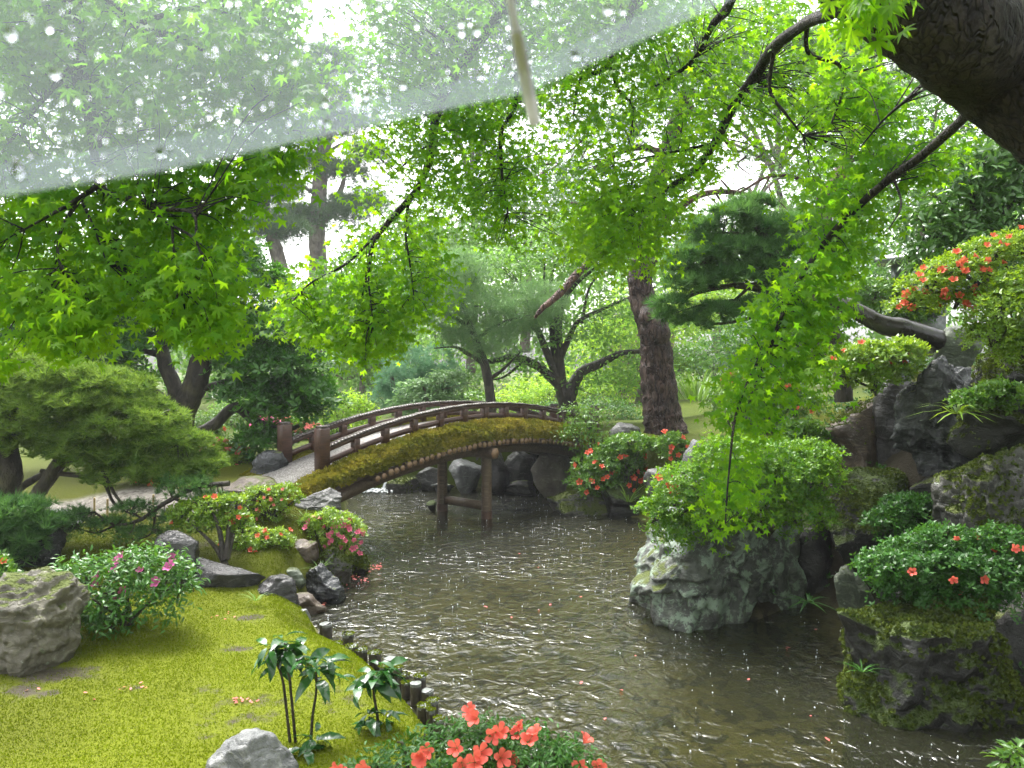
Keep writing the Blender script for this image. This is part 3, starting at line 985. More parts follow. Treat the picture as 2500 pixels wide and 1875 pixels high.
def moss_bank(side, t0, t1, seed, count):
    """Planted edge of the deck: a rounded bank of soil covered in moss tufts."""
    base = 0.0 if side < 0 else BW
    rg = np.random.RandomState(seed)
    depth = lambda t: np.interp(t, [-1.3, -.4, .8, 2.5, 8, 9.6], [.2, .2, .32, .41, .40, .33])
    outw = lambda t: np.interp(t, [-1.6, -.3, .8, 9.6], [.55, .5, .46, .46])

    def point(t, u):
        """u 0..1 from the rail side over the bulge to the lower outer edge"""
        a = u * math.pi * .5
        o = .12 - (outw(t) + .12) * np.sin(a) ** .8
        z = ZD + arch(t) + .0 + .07 * np.sin(u * math.pi) - depth(t) * (1 - np.cos(a)) ** 1.3
        return o, z
    ts = np.linspace(t0, t1, 90)
    us = np.linspace(0, 1, 12)
    v = []
    for t in ts:
        for u in us:
            o, z = point(t, u)
            w = .06 * noise.noise(Vector((t * 2.2, u * 3, seed))) + .035 * noise.noise(Vector((t * 6.5, u * 6, seed)))
            v.append(B(t, base + (o - w if side < 0 else -o + w), z + w))
        v.append(B(t, base + (.12 if side < 0 else -.12), ZD + arch(t) - .45))
    k = len(us) + 1
    f = [[i * k + j, i * k + (j + 1) % k, (i + 1) * k + (j + 1) % k, (i + 1) * k + j] for i in range(len(ts) - 1) for j in range(k)]
    if side > 0: f = [q[::-1] for q in f]
    v = np.array(v)
    mb = MB().add(v, f, .25)
    n = count
    t = rg.uniform(t0, t1, n)
    u = rg.rand(n) ** .85
    o, z = point(t, u)
    q = BN[None] + BD[None] * t[:, None] + BQ[None] * ((base + (o if side < 0 else -o)))[:, None]
    pos = np.stack([q[:, 0], q[:, 1], z], 1) * K
    out = -bq3 * (1 if side < 0 else -1)
    nn = out[None] * np.sin(u * 1.5)[:, None] + bz3[None] * np.cos(u * 1.5)[:, None]
    lump = np.array([.06 * noise.noise(Vector((a * 2.2, b * 3, seed))) + .035 * noise.noise(Vector((a * 6.5, b * 6, seed))) for a, b in zip(t, u)])
    pos += rg.randn(n, 3) * .008 + (out[None] + bz3[None]) * (lump * K)[:, None]
    red = np.exp(-((t - 5.9) / .9) ** 2) * .5 + np.exp(-((t + .4) / .6) ** 2) * .25
    tint = np.clip(fbm(t, u * 2, .5, seed) * 1.3 - .2 + rg.randn(n) * .15 + red * .2, 0, 1)
    sh = whorl(4, .7, seed, .34)
    scatter(mb, sh, pos, rg.randn(n, 3), nn + rg.randn(n, 3) * .3, .022 + .02 * rg.rand(n), tint, up=True)
    return mb.build('moss_bank', M['bridge_moss'], bridge)


tag(moss_bank(-1, -1.5, 9.7, 11, 13500), kind='stuff')
tag(moss_bank(1, -1.2, 9.7, 12, 4500), kind='stuff')
# a few grass blades growing from the mossy edge
mb = MB()
for k in range(7):
    a = k * .9
    p = B(1.75 + .02 * k, -.2, 2.02)
    tube(mb, [p, p + np.array([math.cos(a) * .03, math.sin(a) * .03, .10]), p + np.array([math.cos(a) * .1, math.sin(a) * .05, .07 + .02 * (k % 3)])], [.004, .003, .001], 4, 8)
mb.build('grass_sprig', M['grass'], bridge)

# ------------------------------------------------------------------ rocks
_ico = {}


def ico(sub):
    if sub not in _ico:
        bm = bmesh.new()
        bmesh.ops.create_icosphere(bm, subdivisions=sub, radius=1)
        bm.verts.ensure_lookup_table()
        _ico[sub] = (np.array([v.co[:] for v in bm.verts]), np.array([[v.index for v in f.verts] for f in bm.faces]))
        bm.free()
    return _ico[sub]


def rock_shape(seed, size, cuts=9, sub=4, rough=.10, lean=(0, 0)):
    """Weathered boulder: a ball cut by random planes, warped and roughened; size = half extents."""
    rg = np.random.RandomState(seed)
    v, f = ico(sub)
    v = v.copy()
    for _ in range(cuts):
        n_ = nrm(rg.randn(3) * np.array([1, 1, .8]))
        d = rg.uniform(.50, .86)
        e = v @ n_ - d
        v = v - np.clip(e, 0, None)[:, None] * n_[None] * .93
    q = [Vector(p) for p in v]
    s = seed * 3.7
    for i, p in enumerate(q):
        a = noise.noise(p * 1.5 + Vector((s, 0, 0)))
        b = noise.noise(p * 3.6 + Vector((0, s, 0)))
        c = noise.noise(p * 9.0 + Vector((0, 0, s)))
        r = abs(noise.noise(Vector((p.x * 2.2, p.y * 2.2, p.z * 5.5)) + Vector((s, s, 0))))
        k = 1 + rough * (1.3 * a + .8 * b + .35 * c - .9 * r)
        if sub >= 5:
            w1 = 1 - abs(noise.noise(Vector((p.x * 6.5, p.y * 6.5, p.z * 2.4)) + Vector((s, 0, s)) + Vector((a, b, a)) * .8))
            w2 = noise.noise(p * 19 + Vector((s, s, 0)))
            k += rough * (.55 * (w1 - .75) + .16 * w2)
        v[i] *= k
    v[:, :2] *= (1 + .4 * np.clip(-v[:, 2], 0, 1))[:, None]
    lo, hi = v.min(0), v.max(0)
    v = ((v - lo) / (hi - lo) * 2 - 1) * np.asarray(size)
    v[:, 2] -= np.clip(-.35 * size[2] - v[:, 2], 0, None) * .9
    v[:, 0] += v[:, 2] * lean[0]
    v[:, 1] += v[:, 2] * lean[1]
    return v, f


def moss_coat(mb, v, f, rg, n, lo=.25, size=.02, frac=1.0, seed=0):
    """Moss tufts on the upward faces of a rock mesh."""
    a, b, c = v[f[:, 0]], v[f[:, 1]], v[f[:, 2]]
    nn = np.cross(b - a, c - a)
    ar = np.linalg.norm(nn, axis=1)
    nn = nrm(nn)
    cen = (a + b + c) / 3
    nz = fbm(cen[:, 0] + cen[:, 2] * .7, cen[:, 1] - cen[:, 2] * .4, .25, seed)
    w = ar * np.clip(nn[:, 2] * .8 + (nz - .5) * 1.6 - lo + .25, 0, 1)
    if w.sum() <= 0: return
    i = rg.choice(len(f), n, p=w / w.sum())
    r1, r2 = np.sqrt(rg.rand(n)), rg.rand(n)
    p = a[i] * (1 - r1)[:, None] + b[i] * (r1 * (1 - r2))[:, None] + c[i] * (r1 * r2)[:, None]
    ld = rg.randn(n, 3)
    scatter(mb, whorl(3, .8, seed, .4), p, ld, nn[i] + np.array([0, 0, .3]) + rg.randn(n, 3) * .3, size * 1.3 * (.6 + .7 * rg.rand(n)), np.clip(rg.rand(n) * .7 + (nz[i] - .4), 0, 1), up=True)


_rk = [0]


def rock(label, x0, y0, x1, y1, Y, mat, deep=1.0, seed=None, sub=4, cuts=9, rough=.10, lean=(0, 0), moss=0, moss_lo=.25, name='rock', moss_mat='dark_moss', group=None, yaw=0, moss_size=.018):
    _rk[0] += 1
    seed = seed if seed is not None else 100 + _rk[0]
    hw, hh = S((x1 - x0) / 2, Y), S((y1 - y0) / 2, Y)
    c = P((x0 + x1) / 2, (y0 + y1) / 2, Y)
    v, f = rock_shape(seed, (hw, max(.6 * hw, .5 * (hw + hh) * .9) * deep, hh), cuts, sub, rough, lean)
    base = c - np.array([0, 0, hh])
    v = v + np.array([0, 0, hh])
    me = MB().add(v, f).mesh(name, M[mat], (0, 0, 0), True)
    o = link(name, me, None, base)
    tag(o, label, 'rock', group)
    if moss:
        mb = MB()
        moss_coat(mb, v, f, np.random.RandomState(seed), moss, moss_lo, moss_size, seed=seed)
        if mb.n: tag(link('moss_cover', mb.mesh('moss_cover', M[moss_mat]), o), kind='stuff')
    return o


rock('big pale ochre boulder on the moss lawn at the left edge', -60, 1395, 195, 1668, 8.3, 'r_lit', 1.0, sub=6, rough=.14, seed=7)
rock('dark boulder with pale streaks under the left pine', -60, 1255, 150, 1395, 11.2, 'r_wetblue', seed=11, sub=4, rough=.13)
rock('dark rounded rock behind the purple flowered shrub', 375, 1292, 487, 1395, 10.9, 'r_wet', seed=12)
rock('flat wet black step stone below the little bonsai azalea', 425, 1362, 640, 1450, 10.9, 'r_wet', .55, seed=13, cuts=14, rough=.06)
rock('shiny black wet boulder at the waterside, top of it pooled with rain', 615, 1402, 738, 1502, 11.0, 'r_wet', 1.0, seed=14, sub=5)
rock('blue grey veined boulder standing in the water beside the black boulder', 738, 1372, 845, 1470, 12.1, 'r_wetblue', 1.0, seed=15, sub=5, rough=.13)
rock('small green grey rock tucked behind the shiny black boulder', 678, 1386, 748, 1430, 11.9, 'r_green', seed=16)
rock('brown upright rock left of the pink azalea', 698, 1318, 775, 1405, 12.6, 'r_brown', .8, seed=17)
rock('tall mossy brown rock carrying the pink azalea', 765, 1330, 862, 1445, 12.9, 'r_mossy', .9, seed=18, moss=500)
rock('dark stone with a grassy moss cap at the water below the pink azalea', 836, 1350, 900, 1412, 13.6, 'r_mossdark', .9, seed=19, moss=700, moss_lo=.1)
rock('low flat brown rock half in the water under the black boulder', 705, 1446, 800, 1500, 11.5, 'r_brown', .9, seed=20)
rock('pale pointed rock at the corner of the moss lawn', 690, 1486, 760, 1540, 10.75, 'r_white', .8, seed=21)
rock('rounded grey boulder at the foot of the bridge', 708, 1190, 838, 1265, 14.0, 'r_grey', .9, seed=22, sub=5, rough=.12)
rock('low pinkish rock between the bridge boulder and the pink azalea', 785, 1245, 862, 1285, 13.9, 'r_beige', .9, seed=23)
rock('dark rock leaning beside the left bridge posts', 605, 1098, 705, 1182, 15.8, 'r_wetblue', .8, seed=24)
rock('smooth pale grey rock beside the sapling at the bottom edge', 505, 1785, 735, 2010, 6.0, 'r_white', .8, seed=25, sub=5, rough=.08, cuts=6)
rock('flat wet slab where the gravel path meets the bridge', 540, 1164, 690, 1200, 13.9, 'r_brown', 1.3, seed=26, rough=.05, cuts=12)
rock('pale flat stepping stone behind the left boulder', 65, 1243, 200, 1292, 12.8, 'r_white', 1.2, seed=27, rough=.05)
# pond bank under and behind the bridge
for k, a in enumerate([('white faced rock behind the left bridge pile', 1095, 1118, 1180, 1198, 22.4, 'r_white'), ('dark rock left of the white faced rock behind the bridge', 1015, 1138, 1085, 1190, 22.8, 'r_grey'),
                       ('black rock under the middle of the bridge', 1172, 1085, 1245, 1195, 22.2, 'r_dark'), ('jagged grey rock under the bridge right of the near pile', 1225, 1098, 1310, 1180, 22.6, 'r_grey'),
                       ('broad beige rock below the right end of the bridge', 1295, 1092, 1405, 1210, 21.8, 'r_beige'), ('small wet rock at the waterline behind the bridge piles', 1050, 1178, 1110, 1200, 22.2, 'r_wetblue'),
                       ('green moss hummock beside the little waterfall', 942, 1163, 1030, 1205, 22.4, 'r_mossy'), ('low dark stones at the waterline below the beige rock', 1230, 1172, 1310, 1205, 21.9, 'r_dark'),
                       ('grey rock wall beneath the bridge deck shadow', 1120, 1070, 1220, 1150, 23.8, 'r_grey'), ('rounded rock beneath the right bridge beam', 1270, 1060, 1360, 1140, 23.4, 'r_dark')]):
    rock(*a, seed=40 + k, moss=500 if 'hummock' in a[0] else 0, moss_lo=.0)
rock('low mossy stone in the water under the orange azalea', 1335, 1200, 1492, 1262, 19.2, 'r_mossy', 1.0, seed=52, moss=700, moss_lo=.1)
rock('dark rock under the orange azalea at the right bank', 1470, 1180, 1590, 1268, 19.0, 'r_mossdark', 1.0, seed=53)
rock('upright white lichened rock beside the pine trunk azaleas', 1650, 1072, 1728, 1190, 16.6, 'r_white', .8, seed=54)
rock('grey rock on the bank between the two orange azaleas', 1572, 1140, 1668, 1215, 17.2, 'r_grey', .9, seed=55)
rock('grey ledge stone behind the light green bush at the bridge end', 1485, 1030, 1570, 1090, 20.2, 'r_grey', .8, seed=56)
rock('pale stone behind the hanging maple spray', 1800, 1000, 1920, 1050, 14.5, 'r_grey', .9, seed=57)
rock('duck sized dark stone in the pond left of the bridge piles', 1040, 1222, 1066, 1246, 19.3, 'r_mossdark', 1.0, seed=58, sub=3)
# the rock garden on the right
rock('huge lichen covered boulder rising from the water under the bright green bush', 1528, 1130, 1905, 1560, 11.6, 'r_lichen', .95, seed=61, sub=6, rough=.17, cuts=11)
rock('lichen streaked rock leaning on the right flank of the huge lichen boulder', 1760, 1170, 1960, 1520, 12.0, 'r_lichen', .9, seed=79, sub=5, rough=.16)
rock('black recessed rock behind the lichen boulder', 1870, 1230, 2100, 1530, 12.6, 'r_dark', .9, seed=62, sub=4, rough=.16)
rock('leaning pale green slab standing in the dark gap', 2035, 1375, 2135, 1570, 10.9, 'r_green', .5, seed=63, lean=(-.3, 0), cuts=12)
rock('dark moss covered mound above the dark gap', 2000, 1140, 2270, 1360, 12.0, 'r_mossdark', 1.0, seed=64, sub=5, moss=3500, moss_lo=.1)
rock('brown weathered rock under the small lime azalea', 2000, 970, 2200, 1175, 13.2, 'r_brown', .9, seed=65, sub=4, rough=.16, moss=900, moss_lo=.45)
rock('tall upright wet slate rock in the right rockery', 2185, 866, 2410, 1225, 11.6, 'r_wetblue', .7, seed=66, sub=6, rough=.15, cuts=10)
rock('grey green block above the tall slate rock', 2285, 795, 2400, 900, 12.2, 'r_green', .9, seed=67, cuts=13, rough=.06)
rock('broad boulder with hanging moss at the right edge', 2290, 1080, 2560, 1340, 9.9, 'r_mossy', .9, seed=68, sub=6, rough=.14, moss=2600, moss_lo=.25)
rock('mossy ledge rock above the broad boulder at the right edge', 2345, 985, 2580, 1095, 10.4, 'r_mossdark', 1.0, seed=69, moss=2600, moss_lo=.1)
rock('steep mossy rock under the right hand green bush', 2410, 800, 2600, 1010, 10.3, 'r_mossdark', .9, seed=70, moss=2600, moss_lo=.1)
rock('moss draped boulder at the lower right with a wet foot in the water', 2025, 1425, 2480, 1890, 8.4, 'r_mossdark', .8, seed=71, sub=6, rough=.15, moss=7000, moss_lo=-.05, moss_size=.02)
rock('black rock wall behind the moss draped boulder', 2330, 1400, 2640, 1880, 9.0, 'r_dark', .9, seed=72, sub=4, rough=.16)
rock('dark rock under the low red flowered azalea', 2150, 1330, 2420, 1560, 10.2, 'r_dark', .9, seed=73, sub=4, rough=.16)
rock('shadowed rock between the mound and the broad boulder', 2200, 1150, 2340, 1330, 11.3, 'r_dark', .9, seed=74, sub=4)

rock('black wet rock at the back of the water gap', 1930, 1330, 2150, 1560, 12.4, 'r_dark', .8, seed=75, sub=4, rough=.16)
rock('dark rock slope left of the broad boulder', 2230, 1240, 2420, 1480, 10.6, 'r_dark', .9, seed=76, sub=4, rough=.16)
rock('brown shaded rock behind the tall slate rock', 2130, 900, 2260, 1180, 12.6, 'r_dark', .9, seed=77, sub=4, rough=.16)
rock('dark mossy rock at the far right between ledge and tall slate', 2370, 860, 2480, 1020, 11.2, 'r_mossdark', .9, seed=78, sub=4, moss=500)

# undergrowth between and behind the rocks of the right bank
rg = np.random.RandomState(14)
n = 2600
x, y = rg.uniform(2.3, 8.5, n), rg.uniform(2.0, 10.5, n)
h, d = ground_h(x, y)
k_ = (d > .12) & (fbm(x, y, .7, 44) > .42)
x, y, h = x[k_], y[k_], h[k_]
j = np.repeat(np.arange(len(x)), 7)
n = len(j)
pos = np.stack([x[j], y[j], h[j]], 1) + rg.randn(n, 3) * np.array([.06, .06, .025]) + np.array([0, 0, .04])
mb = MB()
scatter(mb, whorl(4, .4, 5, .24), pos, rg.randn(n, 3), np.array([0, -.3, 1.]) + rg.randn(n, 3) * .4, .035 + .025 * rg.rand(n), np.clip(.35 + .25 * rg.randn(n), 0, 1), up=True)
tag(mb.build('undergrowth', M['azalea_deep']), kind='stuff')

# fallen log bridging the upper rocks
logp = [P(2000, 715, 12.6), P(2070, 748, 12.4), P(2150, 790, 12.2), P(2240, 812, 12.2), P(2340, 860, 12.4)]
mb = MB()
tube(mb, logp, [.05, .075, .09, .10, .11], 14, 40, .18, 5)
tag(mb.build('fallen_log', M['driftwood'], origin=logp[-1]), 'dark wet curved log lying above the rockery with a shiny top edge', 'log')

# ------------------------------------------------------------------ log stakes holding the lawn edge
stake_px = [(786, 1527), (840, 1552), (813, 1575), (848, 1582), (872, 1590), (906, 1598), (942, 1612), (960, 1634), (975, 1652), (980, 1672), (1004, 1672), (1033, 1690), (1022, 1728), (1040, 1738), (1059, 1760), (1045, 1715), (1016, 1655), (928, 1632)]
stake_where = ['nearest the pale pointed rock', 'standing alone in the water near the pointed rock', 'low and flat beside the lone stake', 'mossy, beside the flat stake', 'sixth from the bottom bend, mossy', 'before the tall thin one', 'tall and thin above its neighbours',
               'next past the tall thin one', 'half sunk in moss along the curve', 'mossy, beside the pale topped pair', 'pale topped, left one of the pair', 'pale topped and tall, right one of the pair', 'mossy and low behind the pale pair', 'greenest of the nearest bunch', 'nearest the coral azalea', 'small, tucked between the nearest bunch', 'small, behind the pale topped pair', 'short, before the lawn corner']
rgs = random.Random(2)
for k, (px, py) in enumerate(stake_px):
    hgt = rgs.uniform(.03, .085)
    g = G(px, py, (.05 + hgt) / K)
    r = S(13 + rgs.uniform(-2, 3), g[1] / K) * 1.0
    top = .065 + hgt
    g = np.array([g[0] + .03, g[1], 0])
    base = np.array([g[0], g[1], -.15])
    mb = MB()
    tube(mb, [base, base + np.array([0, 0, .15 + top * .6]), base + np.array([rgs.uniform(-.01, .01), 0, .15 + top])], [r, r, r * .95], 10, 8, .12, k, cap=False)
    o = mb.build('log_stake', M['log_side'], origin=base)
    tag(o, 'dark log stake edging the lawn, ' + stake_where[k], 'log stake', 'log stakes edging the moss lawn')
    c = np.array([g[0], g[1], top])
    ring = [c + np.array([math.cos(a) * r * .97, math.sin(a) * r * .97, rgs.uniform(-.004, .004)]) for a in np.arange(10) * .6283]
    low = [q - np.array([0, 0, .02]) for q in ring]
    mb = MB().add([c + np.array([0, 0, .006])] + ring, [[0, 1 + i, 1 + (i + 1) % 10] for i in range(10)])
    mb.add(ring + low, [[i, 10 + i, 10 + (i + 1) % 10, (i + 1) % 10] for i in range(10)])
    mb.build('cut_top', M['log_top'], o)
    if k not in (6, 10, 11, 0):
        mb = MB()
        rg = np.random.RandomState(k)
        n = 60
        a, rr = rg.rand(n) * 6.28, np.sqrt(rg.rand(n)) * r * 1.1
        scatter(mb, whorl(4, .8, 3, .3), np.stack([g[0] + np.cos(a) * rr, g[1] + np.sin(a) * rr, np.full(n, top)], 1), rg.randn(n, 3), np.array([0, 0, 1.]) + rg.randn(n, 3) * .4, .013, rg.rand(n), up=True)
        tag(mb.build('moss_tuft', M['moss'], o), kind='stuff')
for k, (px, py, w) in enumerate([(230, 1240, 'leftmost of the row'), (262, 1243, 'second of the row, beside the leftmost'), (319, 1247, 'in the middle of the row'), (374, 1232, 'fourth of the row'), (436, 1215, 'rightmost of the row, below the orange azalea')]):
    b = P(px, py, 13.2)
    b[2] = gz(b[0], b[1]) - .03
    mb = MB()
    tube(mb, [b, b + np.array([0, 0, .1]), b + np.array([.004, 0, P(px, py - 20, 13.2)[2] - b[2] + .02])], [.011, .011, .01], 8, 6)
    tag(mb.build('bamboo_stake', M['stake'], origin=b), 'thin tan bamboo stake under the left pine, ' + w, 'stake', 'bamboo stakes under the left pine')

# ------------------------------------------------------------------ flowers and shrubs
def flower_mesh(name, mat, seed):
    """Azalea blossom: five cupped petals with ruffled tips and a few stamens, facing +z."""
    rg = np.random.RandomState(seed)
    V, Fc = [], []
    for i in range(5):
        a = i * 1.2566 + rg.uniform(-.1, .1)
        L = 1 + rg.uniform(-.12, .12)
        d, s = np.array([math.cos(a), math.sin(a), 0]), np.array([-math.sin(a), math.cos(a), 0])
        lift = .75 + rg.uniform(-.15, .2)
        p = lambda u, w, z: d * u * L + s * w + np.array([0, 0, z])
        b = len(V)
        V += [p(.05, 0, -.35), p(.4, .3, lift * .3), p(.4, -.3, lift * .3), p(.75, .42, lift), p(.72, 0, lift * .75), p(.75, -.42, lift), p(1.05, .2, lift * .95), p(1.08, -.18, lift * .9)]
        Fc += [[b, b + 1, b + 2], [b + 1, b + 3, b + 4], [b + 1, b + 4, b + 2], [b + 2, b + 4, b + 5], [b + 3, b + 6, b + 4], [b + 4, b + 6, b + 7], [b + 4, b + 7, b + 5]]
    t = np.tile(np.array([.0, .3, .3, .8, .6, .8, 1, 1]), 5)
    return MB().add(np.array(V) * .5, Fc, t).mesh(name, M[mat])


FLOWER = {c: [flower_mesh('flower', c, s) for s in range(3)] for c in ('orange', 'coral', 'pink', 'purple', 'salmon', 'magenta')}


def rot_to(n_, spin):
    return (Vector(n_).to_track_quat('Z', 'Y') @ __import__('mathutils').Quaternion((0, 0, 1), spin)).to_euler()


def put_flowers(root, pts, nrms, color, size, rg):
    base = np.array(abs_loc(root))
    for p, n_ in zip(pts, nrms):
        me = FLOWER[color][rg.randint(3)]
        o = link('flower', me, root, p - base, rot_to(n_, rg.rand() * 6.28))
        o.scale = (size * (.8 + .45 * rg.rand()),) * 3


def leaf_parts(root, name, shape, mat, pos, ldir, lnorm, size, tint, most=300):
    """The leaves that show largest become parts of their own; returns the index of all others."""
    px, py, dep = project(pos)
    seen = (px > 5) & (px < 2495) & (py > 5) & (py < 1870)
    score = np.where(seen, np.broadcast_to(size, dep.shape) / dep, -1)
    top = np.argsort(-score)[:most]
    top = top[score[top] > 0]
    meshes = [MB().add(shape[0], shape[1], t).mesh(name, mat) for t in (.1, .3, .5, .7, .9)]
    base = np.array(abs_loc(root))
    x, y, z = basis(ldir, lnorm)
    sz = np.broadcast_to(size, dep.shape)
    from mathutils import Matrix
    for i in top:
        o = link(name, meshes[min(4, int(tint[i] * 5))], root, pos[i] - base)
        o.rotation_euler = Matrix((x[i], y[i], z[i])).transposed().to_euler()
        o.scale = (sz[i],) * 3
    rest = np.ones(len(pos), bool)
    rest[top] = False
    return rest


def shrub(label, blobs, Y, mat, leaf, pads, per, pad_r, color=None, nf=0, fsize=.055, name='azalea_bush', cat='bush', shape=None, seed=0, group=None, stems=5, part_leaves=0,
          lower=.35, deep=.9, up=.6, stem_to=None, fup=.5, fwhere=None, shell=.55, stem_mat='twig', stem_w=.016, single=False):
    rg = np.random.RandomState(seed + 500)
    bl = blobs_px(blobs, Y, deep)
    bc, br = bl
    c = bc.mean(axis=0)
    if stem_to is not None:
        foot = P(stem_to[0], stem_to[1], stem_to[2] if len(stem_to) > 2 else Y)
    else:
        foot = np.array([c[0], c[1], min(gz(c[0], c[1]), (bc[:, 2] - br[:, 2] * .5).min())])
    root = empty(name, foot, label, cat, group)
    pos, ld, ln, tint, padc = crown_leaves(rg, bl, pads, per, pad_r, up, shell, lower)
    mb = MB()
    sz = leaf * (.75 + .5 * rg.rand(len(pos)))
    sh = shape if shape is not None else whorl(4, .3, seed, .24)
    if part_leaves:
        rest = leaf_parts(root, 'leaf', sh, M[mat], pos, ld, ln, sz, tint, part_leaves)
        pos, ld, ln, sz, tint = pos[rest], ld[rest], ln[rest], sz[rest], tint[rest]
    scatter(mb, sh, pos, ld, ln, sz, tint, up=sh is not OVAL and sh is not LANCE)
    o = mb.build('foliage', M[mat], root)
    tag(o, kind='stuff')
    sm = MB()
    for k in range(stems):
        q = padc[rg.randint(len(padc))]
        mid = foot * .5 + q * .5 + rg.randn(3) * .06 * np.linalg.norm(q - foot)
        tube(sm, [foot + rg.randn(3) * .015, mid, q], [stem_w, stem_w * .6, stem_w * .25], 6, 10, .15, k)
    for q in padc[:: max(1, len(padc) // 40)]:
        j = np.argmin(np.linalg.norm(bc - q, axis=1))
        tube(sm, [bc[j] - np.array([0, 0, br[j, 2] * .6]), bc[j] * .5 + q * .5 + rg.randn(3) * .02, q], [stem_w * .4, stem_w * .3, .003], 5, 7)
    sm.build('stems', M[stem_mat], root)
    if color:
        if fwhere:
            fb = blobs_px(fwhere, Y, deep)
        else:
            fb = bl
        i = rg.choice(len(fb[0]), nf, p=(fb[1][:, 0] * fb[1][:, 2]) / (fb[1][:, 0] * fb[1][:, 2]).sum())
        d = nrm(rg.randn(nf, 3) + np.array([0, -.75, fup]))
        d[:, 1] = -np.abs(d[:, 1])
        p = fb[0][i] + d * fb[1][i] * (1.0 + .1 * rg.rand(nf, 1))
        put_flowers(root, p, nrm(d + np.array([0, -.4, .5]) + rg.randn(nf, 3) * .45), color, fsize * .8, rg)
    return root


W5 = whorl(4, .3, 1, .24)
shrub('glossy green shrub with a few purple blossoms on the moss lawn', [(290, 1430, 140, 85), (400, 1400, 85, 60), (210, 1400, 80, 55), (320, 1480, 130, 55), (440, 1420, 45, 45), (240, 1500, 75, 40), (350, 1370, 90, 40)], 9.2, 'rhodo', .052, 680, 6, .11, 'purple', 11, .085, fwhere=[(300, 1410, 60, 40), (400, 1400, 55, 40), (240, 1470, 50, 30), (340, 1365, 50, 20)],
      name='flowering_shrub', cat='shrub', shape=LANCE, seed=1, part_leaves=300, stem_to=(300, 1560, 9.3), lower=.6, stem_w=.02)
shrub('pink azalea on the rocks at the water in front of the bridge', [(800, 1280, 65, 40), (850, 1300, 45, 40), (760, 1295, 40, 30), (830, 1330, 45, 35)], 13.2, 'azalea_lime', .035, 170, 8, .07, 'pink', 42, .07, seed=2, fwhere=[(835, 1305, 50, 35), (800, 1290, 60, 32), (850, 1340, 35, 25)])
shrub('small bonsai shaped lime azalea with a bare dark trunk', [(500, 1240, 70, 26), (560, 1265, 55, 24), (480, 1275, 55, 24), (540, 1225, 60, 18), (450, 1245, 40, 20), (590, 1285, 35, 25)], 11.6, 'azalea_lime', .034, 230, 8, .07, 'orange', 9, .06, seed=3, stem_to=(548, 1372, 11.2), stem_w=.03, stems=4, stem_mat='bark_dark', lower=.3)
shrub('low lime azalea beside the gravel at the bridge foot', [(640, 1215, 55, 30), (690, 1205, 45, 26), (660, 1245, 45, 30)], 13.3, 'azalea_lime', .032, 130, 8, .07, 'salmon', 14, .045, seed=4)
shrub('loose lime azalea with orange blossoms above the brown rock', [(600, 1310, 60, 30), (650, 1325, 60, 30), (680, 1310, 40, 22), (610, 1345, 60, 26)], 12.3, 'azalea_lime', .034, 170, 8, .07, 'orange', 14, .06, seed=5)
shrub('coral azalea bush at the bottom edge of the photo', [(1130, 1850, 150, 80), (1270, 1850, 140, 75), (1000, 1870, 130, 60), (900, 1900, 90, 50), (1390, 1880, 100, 60), (1170, 1790, 70, 40), (1250, 1940, 260, 90)], 3.9, 'azalea_deep', .024, 800, 9, .055, 'coral', 30, .056, seed=6, part_leaves=300, shape=LANCE, lower=.3, stem_to=(1150, 2300, 4.1),
      fwhere=[(940, 1835, 80, 35), (1200, 1765, 60, 40), (1130, 1810, 130, 45), (1350, 1800, 90, 40), (1180, 1850, 110, 30), (850, 1885, 60, 25), (1420, 1840, 60, 30)])
shrub('orange azalea over the water left of the pine trunk', [(1480, 1130, 80, 45), (1440, 1170, 55, 45), (1530, 1140, 45, 50), (1475, 1180, 75, 35)], 19.2, 'azalea', .055, 240, 8, .11, 'orange', 34, .10, seed=7)
shrub('small orange azalea at the foot of the pine trunk', [(1640, 1085, 35, 30), (1660, 1105, 40, 30)], 18, 'azalea', .05, 90, 8, .1, 'orange', 14, .10, seed=8)
shrub('light green broad leaved bush hiding the right end of the bridge', [(1440, 1030, 50, 40), (1410, 1060, 50, 45), (1455, 1080, 50, 35), (1400, 1005, 30, 22)], 19.8, 'azalea', .06, 170, 8, .12, name='green_bush', seed=9, shape=OVAL)
shrub('low spreading green bush on the bank between bridge and pine trunk', [(1540, 1080, 60, 24), (1590, 1090, 45, 20), (1510, 1100, 40, 20)], 18.9, 'azalea', .055, 110, 8, .11, name='green_bush', seed=10)
shrub('large bright green bush spilling over the lichen boulder', [(1700, 1180, 110, 60), (1800, 1120, 110, 70), (1900, 1150, 120, 80), (1980, 1160, 80, 60), (1660, 1230, 80, 50), (1850, 1220, 130, 60), (1950, 1250, 90, 60), (1640, 1290, 60, 40), (1720, 1290, 70, 45), (1600, 1250, 45, 36), (1990, 1110, 70, 40)], 10.6, 'bush_green', .038, 1150, 7, .10, 'orange', 7, .07, name='green_bush', seed=11, shape=W5, fwhere=[(1620, 1185, 45, 20)], lower=.5, stem_to=(1850, 1330, 11.6), stem_w=.03)
shrub('low dark green azalea with a few red blossoms over the black water gap', [(2280, 1370, 150, 60), (2380, 1400, 130, 70), (2180, 1380, 90, 45), (2230, 1430, 90, 40), (2330, 1450, 140, 45), (2450, 1350, 80, 70), (2300, 1310, 80, 30)], 8.6, 'azalea_deep', .034, 760, 8, .09, 'coral', 13, .06, seed=12, lower=.45, stem_to=(2380, 1530, 9.2), stem_w=.025)
